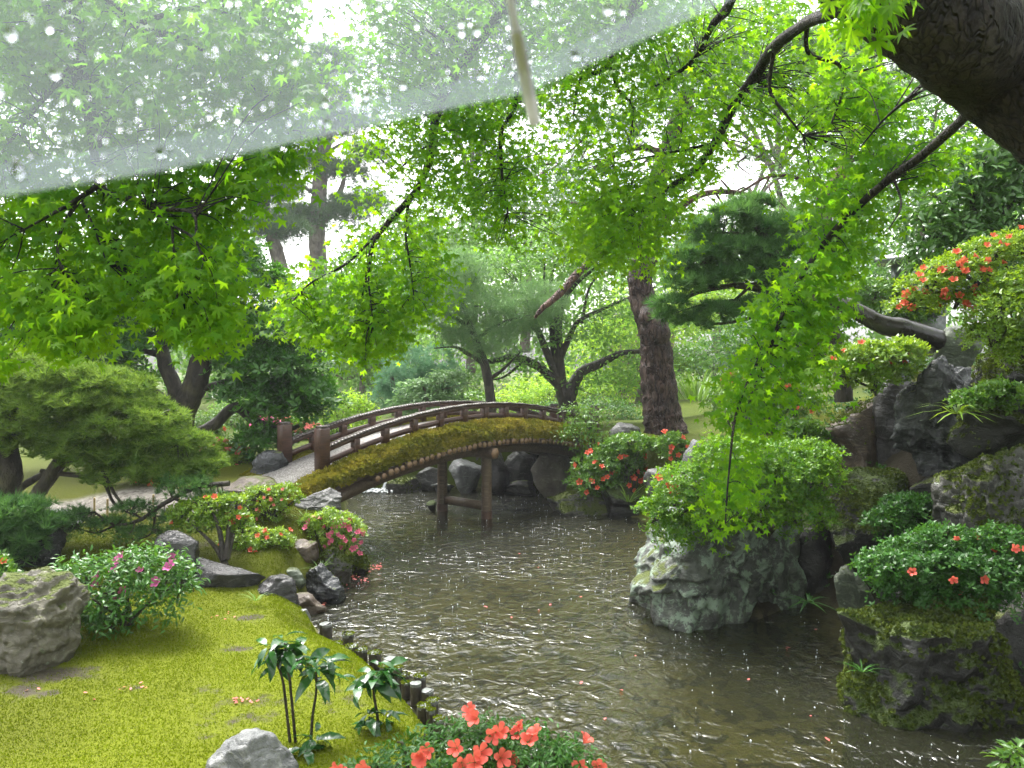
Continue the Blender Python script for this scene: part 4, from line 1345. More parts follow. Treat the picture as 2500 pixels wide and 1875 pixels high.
shrub('orange azalea arching out of the upper right edge', [(2340, 660, 90, 40), (2420, 620, 90, 40), (2270, 700, 80, 40), (2480, 600, 60, 40), (2230, 740, 50, 30), (2330, 740, 60, 25)], 9.2, 'azalea_lime', .03, 380, 7, .08, 'orange', 52, .062, seed=13, lower=.2, stem_to=(2440, 740, 9.8), stem_w=.03, stems=9, stem_mat='bark_dark')
shrub('lime azalea with a few red blossoms on the brown rock', [(2120, 870, 90, 40), (2200, 860, 60, 35), (2060, 900, 50, 35), (2150, 910, 80, 30)], 11.6, 'azalea_lime', .04, 300, 8, .09, 'orange', 9, .065, seed=14, stem_to=(2140, 960, 12.0))
shrub('bright green bush hanging at the right edge above the rocks', [(2450, 760, 80, 70), (2480, 700, 60, 50), (2420, 820, 60, 45), (2500, 840, 60, 60)], 8.8, 'azalea_lime', .036, 320, 8, .09, name='green_bush', seed=15, stem_to=(2480, 850, 9.6))
shrub('red flowered azalea half hidden behind the hanging maple spray', [(1870, 950, 80, 50), (1940, 990, 70, 50), (1820, 990, 50, 40)], 14, 'azalea', .05, 220, 8, .11, 'orange', 14, .07, seed=16, stem_to=(1880, 1030, 14.5))
shrub('yellow tipped azalea beyond the maple spray by the moss slope', [(1800, 930, 40, 20)], 17, 'azalea_lime', .05, 50, 8, .1, 'orange', 5, .08, seed=17)
shrub('dark green fern like bush in the gap below the tall slate rock', [(2230, 1240, 70, 36), (2170, 1270, 50, 30)], 10.8, 'azalea_deep', .04, 140, 8, .09, name='green_bush', seed=27, stem_to=(2220, 1280, 11.2), stems=3)
shrub('small bush on top of the mossy ledge at the right edge', [(2440, 960, 60, 30), (2370, 975, 40, 22)], 10.0, 'azalea', .035, 130, 8, .08, name='green_bush', seed=28, stem_to=(2430, 990, 10.3), stems=3)
shrub('green bush behind the log and the orange azalea', [(2130, 720, 90, 40), (2230, 770, 60, 30), (2060, 760, 70, 40)], 14.5, 'azalea', .05, 260, 8, .11, name='green_bush', seed=29, stem_to=(2150, 800, 15), stems=3)
shrub('leafy bush left of the brown rock behind the hanging maple', [(1960, 1060, 60, 40), (1920, 1090, 50, 34)], 13.2, 'azalea', .045, 130, 8, .1, name='green_bush', seed=30, stem_to=(1940, 1110, 13.6), stems=3)
# far left flowers
shrub('pink azalea mound beyond the left bridge posts', [(715, 1035, 50, 22), (750, 1050, 40, 20), (690, 1045, 30, 18)], 22, 'azalea', .06, 100, 8, .12, 'salmon', 50, .10, seed=18)
shrub('magenta azalea behind the dark evergreen by the bridge', [(650, 1040, 32, 18)], 20.5, 'azalea_deep', .06, 50, 8, .12, 'magenta', 26, .10, seed=19)
shrub('pink and orange azalea left of the dark leaning rock', [(530, 1100, 50, 26), (570, 1120, 50, 28), (500, 1085, 35, 20), (590, 1145, 30, 22)], 17.2, 'azalea_lime', .055, 150, 8, .11, 'salmon', 48, .085, seed=20)
shrub('red orange azalea seen under the left pine branches', [(340, 1120, 60, 30), (300, 1135, 40, 28), (370, 1150, 40, 30)], 14.6, 'azalea', .05, 130, 8, .1, 'orange', 26, .08, seed=21)
shrub('orange azalea glimpsed between pine and evergreen', [(530, 1050, 22, 16), (520, 1075, 25, 14)], 21, 'azalea', .06, 40, 8, .12, 'orange', 16, .09, seed=22)
shrub('small red azalea at the left edge beside the big boulder', [(-10, 1400, 40, 40), (10, 1450, 30, 30)], 9.6, 'azalea', .045, 60, 8, .09, 'orange', 6, .06, seed=23)
shrub('round lime bush beyond the bridge', [(850, 985, 60, 30), (800, 1000, 50, 30), (880, 1000, 45, 28), (790, 1040, 70, 34), (850, 1040, 80, 34)], 24, 'far_yellow', .075, 420, 8, .16, name='green_bush', seed=24, shape=OVAL)
shrub('young leafy plant in the bottom right corner', [(2500, 1870, 45, 40)], 6.0, 'azalea', .06, 40, 6, .08, name='green_plant', cat='plant', seed=25, shape=LANCE)
shrub('dark rounded hedge bush behind the right end of the bridge', [(1480, 1010, 90, 45), (1420, 1040, 60, 35), (1540, 1030, 60, 40), (1350, 1000, 50, 26)], 26, 'far_dark', .07, 380, 8, .16, name='green_bush', seed=26, shape=OVAL)

for k, (lab, bl_, Y_, mt, pd) in enumerate([
        ('low hedge bush beyond the lawn behind the left pine', [(150, 1090, 110, 40), (30, 1080, 110, 45), (260, 1070, 90, 40)], 27, 'far_leaf', 420),
        ('green hedge bush behind the dark evergreen trunk', [(400, 1060, 90, 40), (480, 1040, 70, 40), (560, 1030, 60, 35)], 27, 'azalea', 380),
        ('pale green bush between the evergreen and the lime bush', [(640, 1000, 70, 40), (720, 985, 70, 40), (580, 1000, 60, 36)], 30, 'far_leaf', 380),
        ('light bush behind the crown of the bridge', [(1000, 1000, 70, 34), (1090, 990, 70, 36), (1160, 985, 60, 34)], 31, 'azalea', 380),
        ('yellow green bush behind the many stemmed maple trunk', [(1260, 985, 80, 36), (1340, 970, 80, 40), (1440, 960, 70, 40)], 32, 'far_yellow', 420),
        ('round green bush beyond the moss slope right of the pine trunk', [(1800, 990, 80, 40), (1870, 970, 80, 45), (1760, 960, 60, 36)], 27, 'azalea', 420),
        ('tall bush behind the grass clump', [(1740, 900, 90, 50), (1660, 890, 70, 46), (1820, 890, 80, 50)], 33, 'far_leaf', 420)]):
    shrub(lab, bl_, Y_, mt, .085, pd, 9, .2, name='garden_bush', seed=60 + k, shape=OVAL, stems=3)

# leaf blades: iris clump and ornamental grass
def blades(label, px, py, Y, n, L, w, seed, name, mat='grass', spread=.6, droop=.5, base_r=.05):
    rg = np.random.RandomState(seed)
    b = P(px, py, Y)
    root = empty(name, b, label, 'plant')
    for k in range(n):
        a, t = rg.rand() * 6.28, spread * (.3 + .7 * rg.rand())
        l = L * (.7 + .5 * rg.rand())
        d = np.array([math.cos(a), math.sin(a), 0])
        s = np.array([-math.sin(a), math.cos(a), 0]) * w
        o = b + d * base_r * rg.rand()
        v = []
        for i, u in enumerate((0, .35, .7, 1)):
            p = o + d * l * math.sin(t) * (u + .4 * droop * u * u) + np.array([0, 0, l * (u * math.cos(t) - droop * .55 * u * u)])
            ww = (1, .95, .6, .05)[i]
            v += [p + s * ww, p - s * ww]
        mb = MB().add(v, [[0, 1, 3, 2], [2, 3, 5, 4], [4, 5, 7, 6]], rg.rand())
        mb.build('leaf', M[mat], root)
    return root


blades('clump of strap shaped iris leaves at the water below the orange azalea', 1535, 1225, 18.4, 22, .42, .012, 1, 'iris_plant', spread=1.1, droop=.6)
blades('pale tall grass clump right of the pine trunk', 1700, 975, 24, 120, .95, .014, 2, 'grass_clump', spread=.7, droop=.8, base_r=.5)
blades('grass tuft on the wet foot of the moss draped boulder', 2105, 1640, 7.9, 14, .14, .004, 3, 'grass_tuft', mat='azalea_deep', spread=1.2, droop=.9, base_r=.02)
blades('grass tuft at the corner of the shiny black boulder', 625, 1465, 10.3, 16, .16, .004, 4, 'grass_tuft', spread=1.0, droop=.8, base_r=.03)
blades('grass tuft under the brown upright rock', 780, 1390, 12.4, 18, .18, .004, 5, 'grass_tuft', spread=1.0, droop=.8, base_r=.06)
blades('grass tuft in front of the rounded bridge boulder', 745, 1268, 13.4, 24, .18, .004, 6, 'grass_tuft', spread=1.0, droop=.8, base_r=.14)
blades('fern like leaves hanging over the mossy ledge at right', 2340, 1010, 10.0, 22, .3, .012, 7, 'fern', mat='azalea_lime', spread=1.3, droop=1.0, base_r=.05)
blades('thin grass tuft hanging below the moss draped boulder', 2370, 1745, 8.0, 10, .12, .004, 8, 'grass_tuft', spread=1.2, droop=1.0, base_r=.02)
blades('fern in the dark gap beside the leaning green slab', 1975, 1470, 11.2, 16, .2, .012, 9, 'fern', mat='azalea_deep', spread=1.3, droop=.9, base_r=.03)

# ------------------------------------------------------------------ saplings on the lawn
def sapling(label, stems, Y, seed, tops):
    rg = np.random.RandomState(seed)
    foot = P(stems[0][0][0], stems[0][0][1], Y)
    root = empty('sapling', foot, label, 'sapling', 'glossy saplings on the lawn')
    for st in stems:
        mb = MB()
        limb(mb, st, (8, 5), Y, sides=8, rings=16, rough=.12, seed=seed, freq=20)
        mb.build('stem', M['twig'], root)
    shapes = [MB().add(*DROOP, t).mesh('leaf', M['sapling']) for t in (.1, .5, .9)]
    from mathutils import Matrix
    for (px, py, n, L, yy) in tops:
        c = P(px, py, yy)
        for k in range(n):
            a = 6.283 * k / n * 2.4 + rg.rand() * .6
            t = rg.uniform(-.7, .5)
            d = np.array([math.cos(a) * math.cos(t), math.sin(a) * math.cos(t), math.sin(t)])
            s = np.cross(np.array([0, 0, 1.]), d)
            x, y, z = basis(d[None], (np.array([0, 0, 1.]) + rg.randn(3) * .25)[None])
            o = link('leaf', shapes[rg.randint(3)], root, c + d * .01 + np.array([0, 0, rg.uniform(-.06, .03)]) - np.array(abs_loc(root)))
            o.rotation_euler = Matrix((x[0], y[0], z[0])).transposed().to_euler()
            o.scale = (L * rg.uniform(.85, 1.45),) * 3


sapling('taller dark green sapling with two bare stems beside the pale rock', [[(728, 1885), (715, 1740), (705, 1640), (695, 1570)], [(716, 1880), (700, 1740), (690, 1660), (672, 1610)], [(757, 1880), (762, 1760), (772, 1690), (772, 1640)]], 6.7, 1,
        [(690, 1570, 17, .115, 6.7), (655, 1590, 12, .10, 6.6), (725, 1585, 12, .105, 6.8), (675, 1610, 10, .10, 6.75), (775, 1640, 15, .11, 6.7), (800, 1605, 12, .10, 6.8), (750, 1610, 8, .10, 6.6), (770, 1800, 10, .10, 6.6), (745, 1840, 9, .10, 6.5), (680, 1850, 13, .11, 6.4), (640, 1870, 10, .11, 6.4), (710, 1870, 10, .1, 6.5)])
sapling('shorter dark green sapling beside the coral azalea', [[(930, 1810), (920, 1740), (912, 1690), (912, 1650)], [(912, 1812), (905, 1770), (902, 1750)]], 7.1, 2,
        [(912, 1652, 16, .11, 7.1), (875, 1670, 10, .10, 7.0), (945, 1642, 11, .10, 7.2), (925, 1625, 8, .095, 7.15), (900, 1752, 12, .10, 7.0), (940, 1745, 8, .09, 7.1)])

# ------------------------------------------------------------------ trees
def tree(label, name, foot, limbs, blobs, Y, mat, leaf, pads, per, pad_r, bark, seed, shape=None, up=.7, shell=.45, lower=.5, deep=.9, rough=.12, tw=0, cat='tree', group=None, loose=.4, trunk_sides=10, curl=.35, part='foliage', axis_up=False, sizevar=.5):
    rg = np.random.RandomState(seed + 900)
    fp = P(*foot)
    root = empty(name, fp, label, cat, group)
    first = True
    tips = []
    bm_ = MB()
    for l in limbs:
        pix, w = l[0], l[1]
        mb = MB()
        c = limb(mb, pix, w, Y, sides=trunk_sides if first else 7, rings=max(12, len(pix) * 7), rough=rough, seed=seed, freq=7)
        tips.append(c)
        mb.build('trunk' if first else 'branch', M[bark], root, smooth=True)
        first = False
    bl = blobs_px(blobs, Y, deep)
    pos, ld, ln, tint, padc = crown_leaves(rg, bl, pads, per, pad_r, up, shell, lower, curl, loose)
    allp = np.concatenate(tips)
    for q in padc[rg.choice(len(padc), min(tw, len(padc)), replace=False)] if tw else []:
        k = np.argmin(np.linalg.norm(allp - q, axis=1))
        a = allp[k]
        L = np.linalg.norm(q - a)
        tube(bm_, [a, a * .5 + q * .5 + rg.randn(3) * .08 * L, q], [max(.006, .012 * L), max(.005, .008 * L), .004], 5, 8)
    if bm_.n: tag(bm_.build('twigs', M[bark], root, smooth=True), kind='stuff')
    mb = MB()
    sh = shape if shape is not None else OVAL
    if axis_up:   # tufts stand along the pad normal
        ld = rg.randn(len(pos), 3)
    scatter(mb, sh, pos, ld, ln, leaf * (1 - sizevar / 2 + sizevar * rg.rand(len(pos))), tint, up=sh is not OVAL and sh is not LANCE)
    tag(mb.build(part, M[mat], root), kind='stuff')
    return root


# dark evergreen left of the bridge
tree('dark glossy evergreen tree with spreading limbs left of the bridge', 'evergreen_tree', (445, 1140, 17.5),
     [([(445, 1140), (440, 1060), (450, 1000), (480, 930), (492, 870), (505, 790), (520, 700)], (62, 58, 30)), ([(440, 1040), (430, 960), (400, 880), (392, 810), (370, 740)], (44, 34, 14)),
      ([(445, 1075), (520, 1040), (560, 1002), (585, 997), (625, 1030), (690, 1050), (730, 1040)], (30, 26, 10), ), ([(400, 870), (330, 850), (300, 830), (240, 850)], (16, 12, 6)), ([(490, 880), (560, 850), (640, 840), (700, 850)], (18, 12, 5)),
      ([(470, 960), (560, 930), (650, 925), (740, 950)], (18, 12, 5)), ([(440, 1000), (340, 930), (240, 900), (150, 880)], (18, 12, 5))],
     [(610, 700, 95, 70), (580, 790, 110, 45), (690, 800, 100, 50), (660, 880, 130, 45), (640, 955, 110, 34), (740, 955, 80, 50), (420, 690, 150, 60), (250, 740, 150, 70), (270, 830, 130, 40), (180, 870, 150, 45), (640, 1075, 65, 40), (80, 800, 100, 70), (520, 620, 110, 60), (690, 1000, 90, 30), (260, 930, 130, 40), (450, 600, 140, 60), (120, 940, 110, 40)],
     17.3, 'evergreen', .105, 1500, 9, .25, 'bark_dark', 1, whorl(5, .2, 7, .2), up=.8, shell=.5, lower=.3, tw=60)

# yellow-green dome pine at left
tree('dome shaped yellow green pine with leaning dark trunks at the left edge', 'pine_tree', (20, 1240, 12.6),
     [([(-10, 1260), (20, 1160), (10, 1080), (60, 1000), (120, 950)], (70, 60, 30)), ([(70, 1240), (110, 1180), (150, 1120), (190, 1060), (240, 1010)], (36, 34, 14)), ([(30, 1220), (60, 1185), (120, 1150), (200, 1110), (290, 1070)], (16, 18, 8)),
      ([(100, 1150), (200, 1160), (290, 1140), (380, 1110), (450, 1080)], (14, 10, 5)), ([(200, 1110), (250, 1170), (280, 1230), (330, 1260)], (10, 9, 4)), ([(20, 1120), (-60, 1080), (-140, 1030)], (24, 14, 8)), ([(60, 1010), (-30, 960), (-110, 930)], (24, 14, 6)),
      ([(180, 1070), (280, 1030), (380, 1010), (430, 1000)], (12, 8, 4)), ([(240, 1010), (240, 960), (200, 940)], (12, 8, 4))],
     [(60, 960, 120, 60), (200, 980, 140, 60), (330, 1030, 130, 60), (400, 1080, 90, 45), (260, 1060, 130, 45), (100, 1040, 140, 50), (30, 900, 100, 45), (180, 935, 90, 35), (-80, 980, 120, 80), (440, 1150, 80, 45), (500, 1140, 50, 40), (330, 1120, 70, 30), (60, 1090, 60, 25), (300, 990, 100, 40), (-30, 1060, 90, 40), (210, 1100, 130, 34), (390, 1140, 90, 34), (130, 1000, 140, 60), (290, 1160, 80, 28), (470, 1090, 50, 40), (150, 925, 130, 46), (260, 940, 110, 44), (330, 1105, 100, 34), (230, 1125, 90, 30), (50, 1055, 90, 34)],
     12.2, 'pine_yellow', .078, 2600, 5, .055, 'bark_dark', 2, tuft(14, 1.45, .065, 1), up=.9, shell=.8, lower=.12, rough=.2, tw=130, axis_up=True, deep=1.0, loose=.35, curl=1.0)
tree('low dark pine spray with open drooping twigs over the moss at left', 'pine_tree', (560, 1240, 12),
     [([(560, 1180), (480, 1190), (400, 1230), (340, 1270), (280, 1280), (230, 1250)], (14, 10, 5)), ([(420, 1215), (480, 1240), (520, 1270), (560, 1260)], (8, 6, 3)), ([(380, 1240), (370, 1300), (330, 1320)], (7, 5, 3)), ([(300, 1270), (240, 1300), (190, 1290)], (7, 5, 3)), ([(250, 1150), (290, 1220), (350, 1270)], (9, 7, 4))],
     [(450, 1180, 70, 28), (500, 1220, 60, 24), (340, 1300, 60, 22), (250, 1280, 60, 22), (420, 1270, 60, 24), (540, 1270, 50, 20), (180, 1260, 50, 24), (330, 1240, 60, 20), (140, 1290, 40, 22), (420, 1320, 40, 15)],
     11.8, 'pine_dark', .06, 300, 7, .1, 'bark_dark', 3, tuft(12, 1.0, .04, 2), up=.8, shell=.3, lower=.5, tw=90, axis_up=True, loose=.6)
tree('dark green pine cushion behind the left boulder', 'pine_bush', (20, 1400, 10.6), [([(20, 1400), (10, 1340), (30, 1290)], (20, 10))],
     [(40, 1240, 70, 24), (-20, 1290, 80, 34), (60, 1310, 50, 24), (20, 1345, 60, 24), (95, 1275, 40, 18)], 10.8, 'pine_dark', .10, 260, 4, .09, 'bark_dark', 4, tuft(18, 1.3, .05, 3), up=.9, shell=.6, tw=10, axis_up=True, cat='shrub')

# big leaning pine by the bridge
rgp = np.random.RandomState(5)
pine_root = empty('pine_tree', P(1620, 1062, 20), 'old pine with a thick curved scaly trunk right of the bridge', 'tree')
mb = MB()
limb(mb, [(1632, 1085), (1622, 1040), (1612, 980), (1604, 900), (1600, 840), (1590, 790), (1570, 730), (1562, 680), (1575, 630), (1590, 560), (1600, 460), (1640, 340), (1680, 220)], (118, 98, 84, 80, 75, 70, 62, 56, 58, 54, 48, 42, 36), 20, sides=44, rings=150, rough=.16, seed=3, freq=9)
tube(mb, [P(1592, 790, 19.6), P(1606, 812, 19.25), P(1612, 830, 19.5)], [.18, .2, .12], 14, 12, .35, 9)
tube(mb, [P(1575, 760, 19.5), P(1580, 775, 19.3), P(1582, 790, 19.5)], [.1, .14, .08], 12, 10, .3, 10)
mb.build('trunk', M['bark_pine'], pine_root, smooth=True)
mb = MB()
limb(mb, [(1590, 560, 20), (1540, 565, 19.3), (1480, 605, 18.6), (1420, 658, 18.2), (1365, 718, 18), (1325, 752, 17.9), (1306, 776, 17.9)], (28, 22, 20, 20, 18, 14, 8), sides=12, rings=50, rough=.2, seed=5)
mb.build('branch', M['bark_red'], pine_root, smooth=True)
mb = MB()
limb(mb, [(1600, 560, 20), (1700, 480, 20), (1800, 470, 20), (1880, 500, 19.5)], (24, 14, 6), sides=8, rings=30, rough=.2)
mb.build('branch', M['bark_red'], pine_root, smooth=True)
mb = MB()
limb(mb, [(1630, 380, 20), (1560, 360, 20), (1480, 390, 20), (1420, 440, 20)], (20, 14, 6), sides=8, rings=30, rough=.2)
mb.build('branch', M['bark_red'], pine_root, smooth=True)
mb = MB()
limb(mb, [(1670, 250, 20), (1760, 330, 20), (1800, 370, 20), (1840, 350, 20)], (18, 10, 5), sides=8, rings=30, rough=.2)
mb.build('branch', M['bark_red'], pine_root, smooth=True)
mb = MB()
for k in range(26):
    a = (rgp.uniform(1250, 1900), rgp.uniform(330, 520), 19.5 + rgp.rand())
    limb(mb, [a, (a[0] + rgp.uniform(-50, 50), a[1] + rgp.uniform(-30, 50), 20), (a[0] + rgp.uniform(-90, 90), a[1] + rgp.uniform(0, 80), 20)], (6, 4, 2), sides=5, rings=8)
tag(mb.build('twigs', M['bark_red'], pine_root, smooth=True), kind='stuff')
bl = blobs_px([(1500, 330, 150, 60), (1700, 180, 150, 70), (1840, 390, 70, 30), (1420, 430, 90, 40), (1560, 200, 150, 60), (1850, 250, 120, 50)], 20)
pos, ld, ln, tint, pc = crown_leaves(rgp, bl, 260, 9, .22, 1.0, .3, .3)
mb = MB()
scatter(mb, tuft(10, 1.1, .03, 4), pos, rgp.randn(len(pos), 3), ln, .14, tint, up=True)
tag(mb.build('foliage', M['pine_far'], pine_root), kind='stuff')

# many-stemmed maple beyond the bridge
tree('many stemmed maple with dark fanning branches beyond the bridge', 'maple_tree', (1392, 1015, 24),
     [([(1394, 1020), (1388, 985), (1372, 940)], (50, 46, 40)), ([(1372, 945), (1310, 892), (1250, 872), (1190, 882), (1130, 860)], (26, 18, 6)), ([(1372, 945), (1335, 860), (1312, 800), (1292, 750), (1270, 690)], (24, 15, 5)),
      ([(1372, 940), (1364, 850), (1364, 790), (1378, 730), (1420, 680), (1490, 630)], (26, 18, 5)), ([(1368, 930), (1350, 840), (1346, 780), (1330, 700), (1330, 640)], (20, 12, 4)), ([(1390, 975), (1405, 930), (1425, 905), (1465, 888), (1520, 862), (1590, 858)], (32, 26, 8)),
      ([(1366, 880), (1390, 825), (1412, 785), (1470, 755), (1540, 725), (1600, 700)], (18, 10, 4)), ([(1364, 800), (1345, 720), (1350, 660), (1380, 600)], (14, 8, 3)), ([(1320, 815), (1260, 770), (1200, 750)], (12, 7, 3)), ([(1420, 790), (1440, 700), (1480, 660)], (9, 6, 3)), ([(1280, 880), (1230, 920), (1180, 930)], (8, 5, 3))],
     [(1210, 740, 140, 60), (1300, 660, 150, 70), (1450, 650, 150, 80), (1520, 780, 110, 70), (1320, 790, 120, 40), (1140, 820, 120, 45), (1560, 900, 80, 50), (1480, 940, 90, 40), (1240, 900, 90, 35), (1400, 580, 140, 60), (1200, 650, 120, 50), (1440, 830, 90, 35)],
     24, 'far_leaf', .10, 900, 14, .36, 'bark_dark', 6, OVAL, up=.9, shell=.25, lower=.5, tw=60, curl=.2)

# weeping pine with long pale needles beyond the bridge
tree('pale weeping pine with long hanging needles beyond the bridge', 'weeping_pine', (1200, 1010, 22.5),
     [([(1200, 1015), (1195, 950), (1180, 880), (1150, 800), (1130, 740)], (26, 22, 10)), ([(1190, 930), (1230, 900), (1270, 860)], (12, 8, 4)), ([(1160, 830), (1220, 790), (1290, 770)], (10, 8, 3)), ([(1150, 800), (1080, 760), (1020, 740)], (12, 8, 4)), ([(1180, 890), (1120, 850), (1060, 850)], (9, 6, 3))],
     [(1080, 690, 90, 50), (1150, 740, 120, 50), (1260, 770, 90, 45), (1070, 780, 90, 50), (1190, 830, 110, 40), (1310, 730, 70, 40), (1000, 740, 60, 45), (1110, 650, 100, 40)],
     22.3, 'weeping', .30, 420, 6, .25, 'bark_dark', 7, tuft(12, 1.0, .012, 5, .25), up=.2, shell=.3, lower=.8, tw=50, axis_up=True, loose=.8)
tree('blue green thread leaved conifer behind the left half of the bridge', 'weeping_conifer', (960, 1010, 25), [([(965, 1015), (962, 960), (955, 905)], (18, 8))],
     [(960, 925, 40, 40), (990, 960, 50, 45), (940, 970, 35, 40), (1030, 950, 50, 40), (1010, 900, 40, 40), (1080, 930, 60, 35), (1060, 880, 60, 40)], 25, 'blue_conifer', .2, 320, 8, .16, 'bark_far', 8, tuft(12, .7, .018, 6, .5), up=-.5, shell=.6, lower=1.0, tw=0, axis_up=True)
tree('red tipped grey green shrub behind the middle of the bridge', 'garden_shrub', (1040, 1010, 24.5), [([(1040, 1012), (1040, 970), (1030, 930)], (14, 6))],
     [(1030, 950, 60, 30), (1100, 930, 60, 32), (1060, 975, 80, 25), (990, 985, 40, 20)], 24, 'weeping', .09, 300, 10, .16, 'bark_far', 9, OVAL, cat='shrub', tw=12)

# distant trees
tree('tall straight pine standing far off left of the centre', 'pine_tree', (780, 760, 62), [([(778, 760), (776, 640), (774, 560), (782, 440), (792, 350), (800, 240), (790, 150)], (46, 40, 34, 22)), ([(776, 560), (830, 470), (845, 400)], (18, 14, 6)), ([(780, 480), (720, 450), (660, 470)], (10, 7, 4)), ([(776, 540), (700, 530), (620, 545)], (10, 7, 4)), ([(790, 380), (840, 350), (900, 360)], (10, 6, 3)), ([(778, 500), (860, 490), (930, 500)], (9, 6, 3))],
     [(760, 400, 80, 26), (690, 460, 70, 20), (800, 530, 80, 26), (850, 420, 60, 24), (640, 540, 70, 18), (740, 340, 70, 26), (880, 500, 80, 30), (830, 300, 90, 30), (760, 230, 90, 34), (800, 160, 70, 40), (720, 520, 60, 18), (900, 380, 50, 24)], 62, 'pine_far', .42, 620, 12, .6, 'bark_far', 10, tuft(10, 1.2, .03, 7), up=1.0, shell=.2, lower=.4, tw=60, axis_up=True, group='far pines beyond the evergreen')
tree('leaning bare trunked pine far off beside the tall straight pine', 'pine_tree', (690, 760, 56), [([(705, 760), (686, 660), (668, 590), (645, 510), (640, 440), (650, 380)], (38, 32, 18)), ([(672, 600), (640, 600), (600, 590)], (6, 4, 3)), ([(650, 530), (590, 540), (560, 560)], (8, 6, 3)), ([(680, 650), (640, 680), (600, 700)], (5, 4, 3))],
     [(640, 560, 80, 24), (590, 560, 60, 18), (700, 560, 60, 24), (640, 470, 70, 24), (660, 400, 60, 24), (570, 600, 40, 14)], 56, 'pine_far', .40, 330, 12, .5, 'bark_far', 11, tuft(10, 1.2, .03, 8), up=1.0, shell=.2, lower=.4, tw=40, axis_up=True, group='far pines beyond the evergreen')
far = [('broad pale green tree far behind the bridge, left of the many stemmed maple', (1000, 800, 46), [(1000, 560, 90, 60), (930, 620, 80, 60), (1080, 600, 110, 70), (1000, 690, 130, 60), (880, 700, 90, 50)], 46, 'far_leaf', 700),
       ('tall pale green tree far behind the many stemmed maple', (1280, 800, 50), [(1150, 500, 120, 80), (1280, 450, 140, 100), (1250, 570, 150, 70), (1380, 520, 130, 90), (1480, 560, 110, 90), (1150, 620, 120, 60)], 50, 'far_leaf', 1000),
       ('yellow green tree shining behind the pine trunk', (1560, 940, 34), [(1480, 850, 110, 70), (1560, 780, 120, 80), (1680, 800, 120, 70), (1500, 930, 100, 50), (1740, 730, 110, 70), (1640, 900, 90, 50), (1380, 930, 90, 40), (1300, 950, 80, 35)], 34, 'far_yellow', 1150),
       ('light green tree behind the lime bush beyond the bridge', (880, 960, 38), [(860, 880, 80, 50), (930, 830, 90, 60), (800, 900, 60, 40), (1000, 860, 80, 50), (900, 760, 70, 50), (960, 930, 70, 40)], 36, 'far_leaf', 700),
       ('greyish tree with a dark hollow left of the lime bush', (780, 960, 40), [(780, 830, 70, 50), (820, 780, 60, 50), (740, 900, 60, 50), (830, 720, 60, 60), (700, 990, 80, 35)], 40, 'far_dark', 420),
       ('green tree filling the gap behind the left maple', (150, 900, 40), [(60, 700, 160, 90), (200, 650, 150, 80), (350, 640, 150, 60), (60, 820, 160, 80), (470, 650, 120, 60), (240, 800, 150, 70)], 40, 'far_leaf', 900),
       ('dark green tree behind the right pine boughs', (1950, 900, 30), [(1850, 800, 120, 60), (1960, 720, 120, 80), (1780, 860, 100, 50), (2060, 640, 120, 80), (1900, 880, 120, 50)], 28, 'far_dark', 800),
       ('tall green tree behind the hut roof at the right', (2250, 800, 26), [(2150, 420, 120, 80), (2250, 350, 120, 80), (2320, 250, 120, 80), (2430, 300, 120, 80), (2180, 540, 120, 80), (2330, 480, 120, 100), (2260, 640, 130, 70), (2450, 420, 120, 120), (2120, 700, 110, 80), (2400, 650, 120, 80), (2200, 760, 110, 60)], 24, 'far_dark', 1500),
       ('tall dark conifer behind the upper left maple, seen through the umbrella', (250, 900, 34), [(120, 100, 160, 90), (300, 60, 160, 100), (470, 140, 150, 90), (200, 260, 170, 80), (420, 300, 150, 70), (560, 60, 110, 90), (600, 240, 80, 70), (-60, 250, 140, 100), (40, -60, 200, 100), (380, -80, 200, 80)], 34, 'far_dark', 2000),
       ('tall blue green tree behind the umbrella tip', (1150, 850, 56), [(1050, 130, 110, 80), (1180, 60, 140, 90), (1330, 120, 140, 80), (1000, 250, 90, 60), (1150, 230, 120, 60), (1300, 260, 110, 50), (1480, 60, 130, 80), (1100, -60, 160, 70)], 56, 'far_dark', 2000),
       ('feathery tree top far behind the upper right maple boughs', (1900, 800, 54), [(1750, 160, 120, 70), (1900, 190, 120, 70), (2050, 140, 120, 80), (1620, 260, 110, 60), (1850, 60, 130, 70), (2000, 280, 100, 60), (1680, 60, 120, 60), (1700, 330, 60, 40), (2150, 250, 120, 80)], 52, 'far_leaf', 2000),
       ('pale tall tree rising behind the upper maple branches', (1750, 800, 52), [(1750, 620, 120, 80), (1640, 560, 100, 80), (1900, 560, 110, 80), (2000, 430, 120, 90), (2080, 300, 120, 80), (1980, 620, 110, 80)], 50, 'far_leaf', 1000)]
for k, (lab, ft, bls, Y, mt, pads) in enumerate(far):
    top = bls[0]
    lm = [([(ft[0], ft[1] + 60), (ft[0] + 5, (ft[1] + top[1]) / 2), (top[0], top[1])], (26, 14, 6))] + [([(ft[0] + 3, ft[1] * .4 + top[1] * .6), ((ft[0] + b[0]) / 2, b[1] + 25), (b[0], b[1])], (10, 7, 3)) for b in bls[1:]]
    tree(lab, 'broadleaf_tree', ft, lm, bls, Y, mt, .0062 * Y * .6, int(pads * .8), 13, .017 * Y * .6 + .1, 'bark_far', 20 + k, OVAL, up=.8, shell=.3, lower=.45, tw=25)

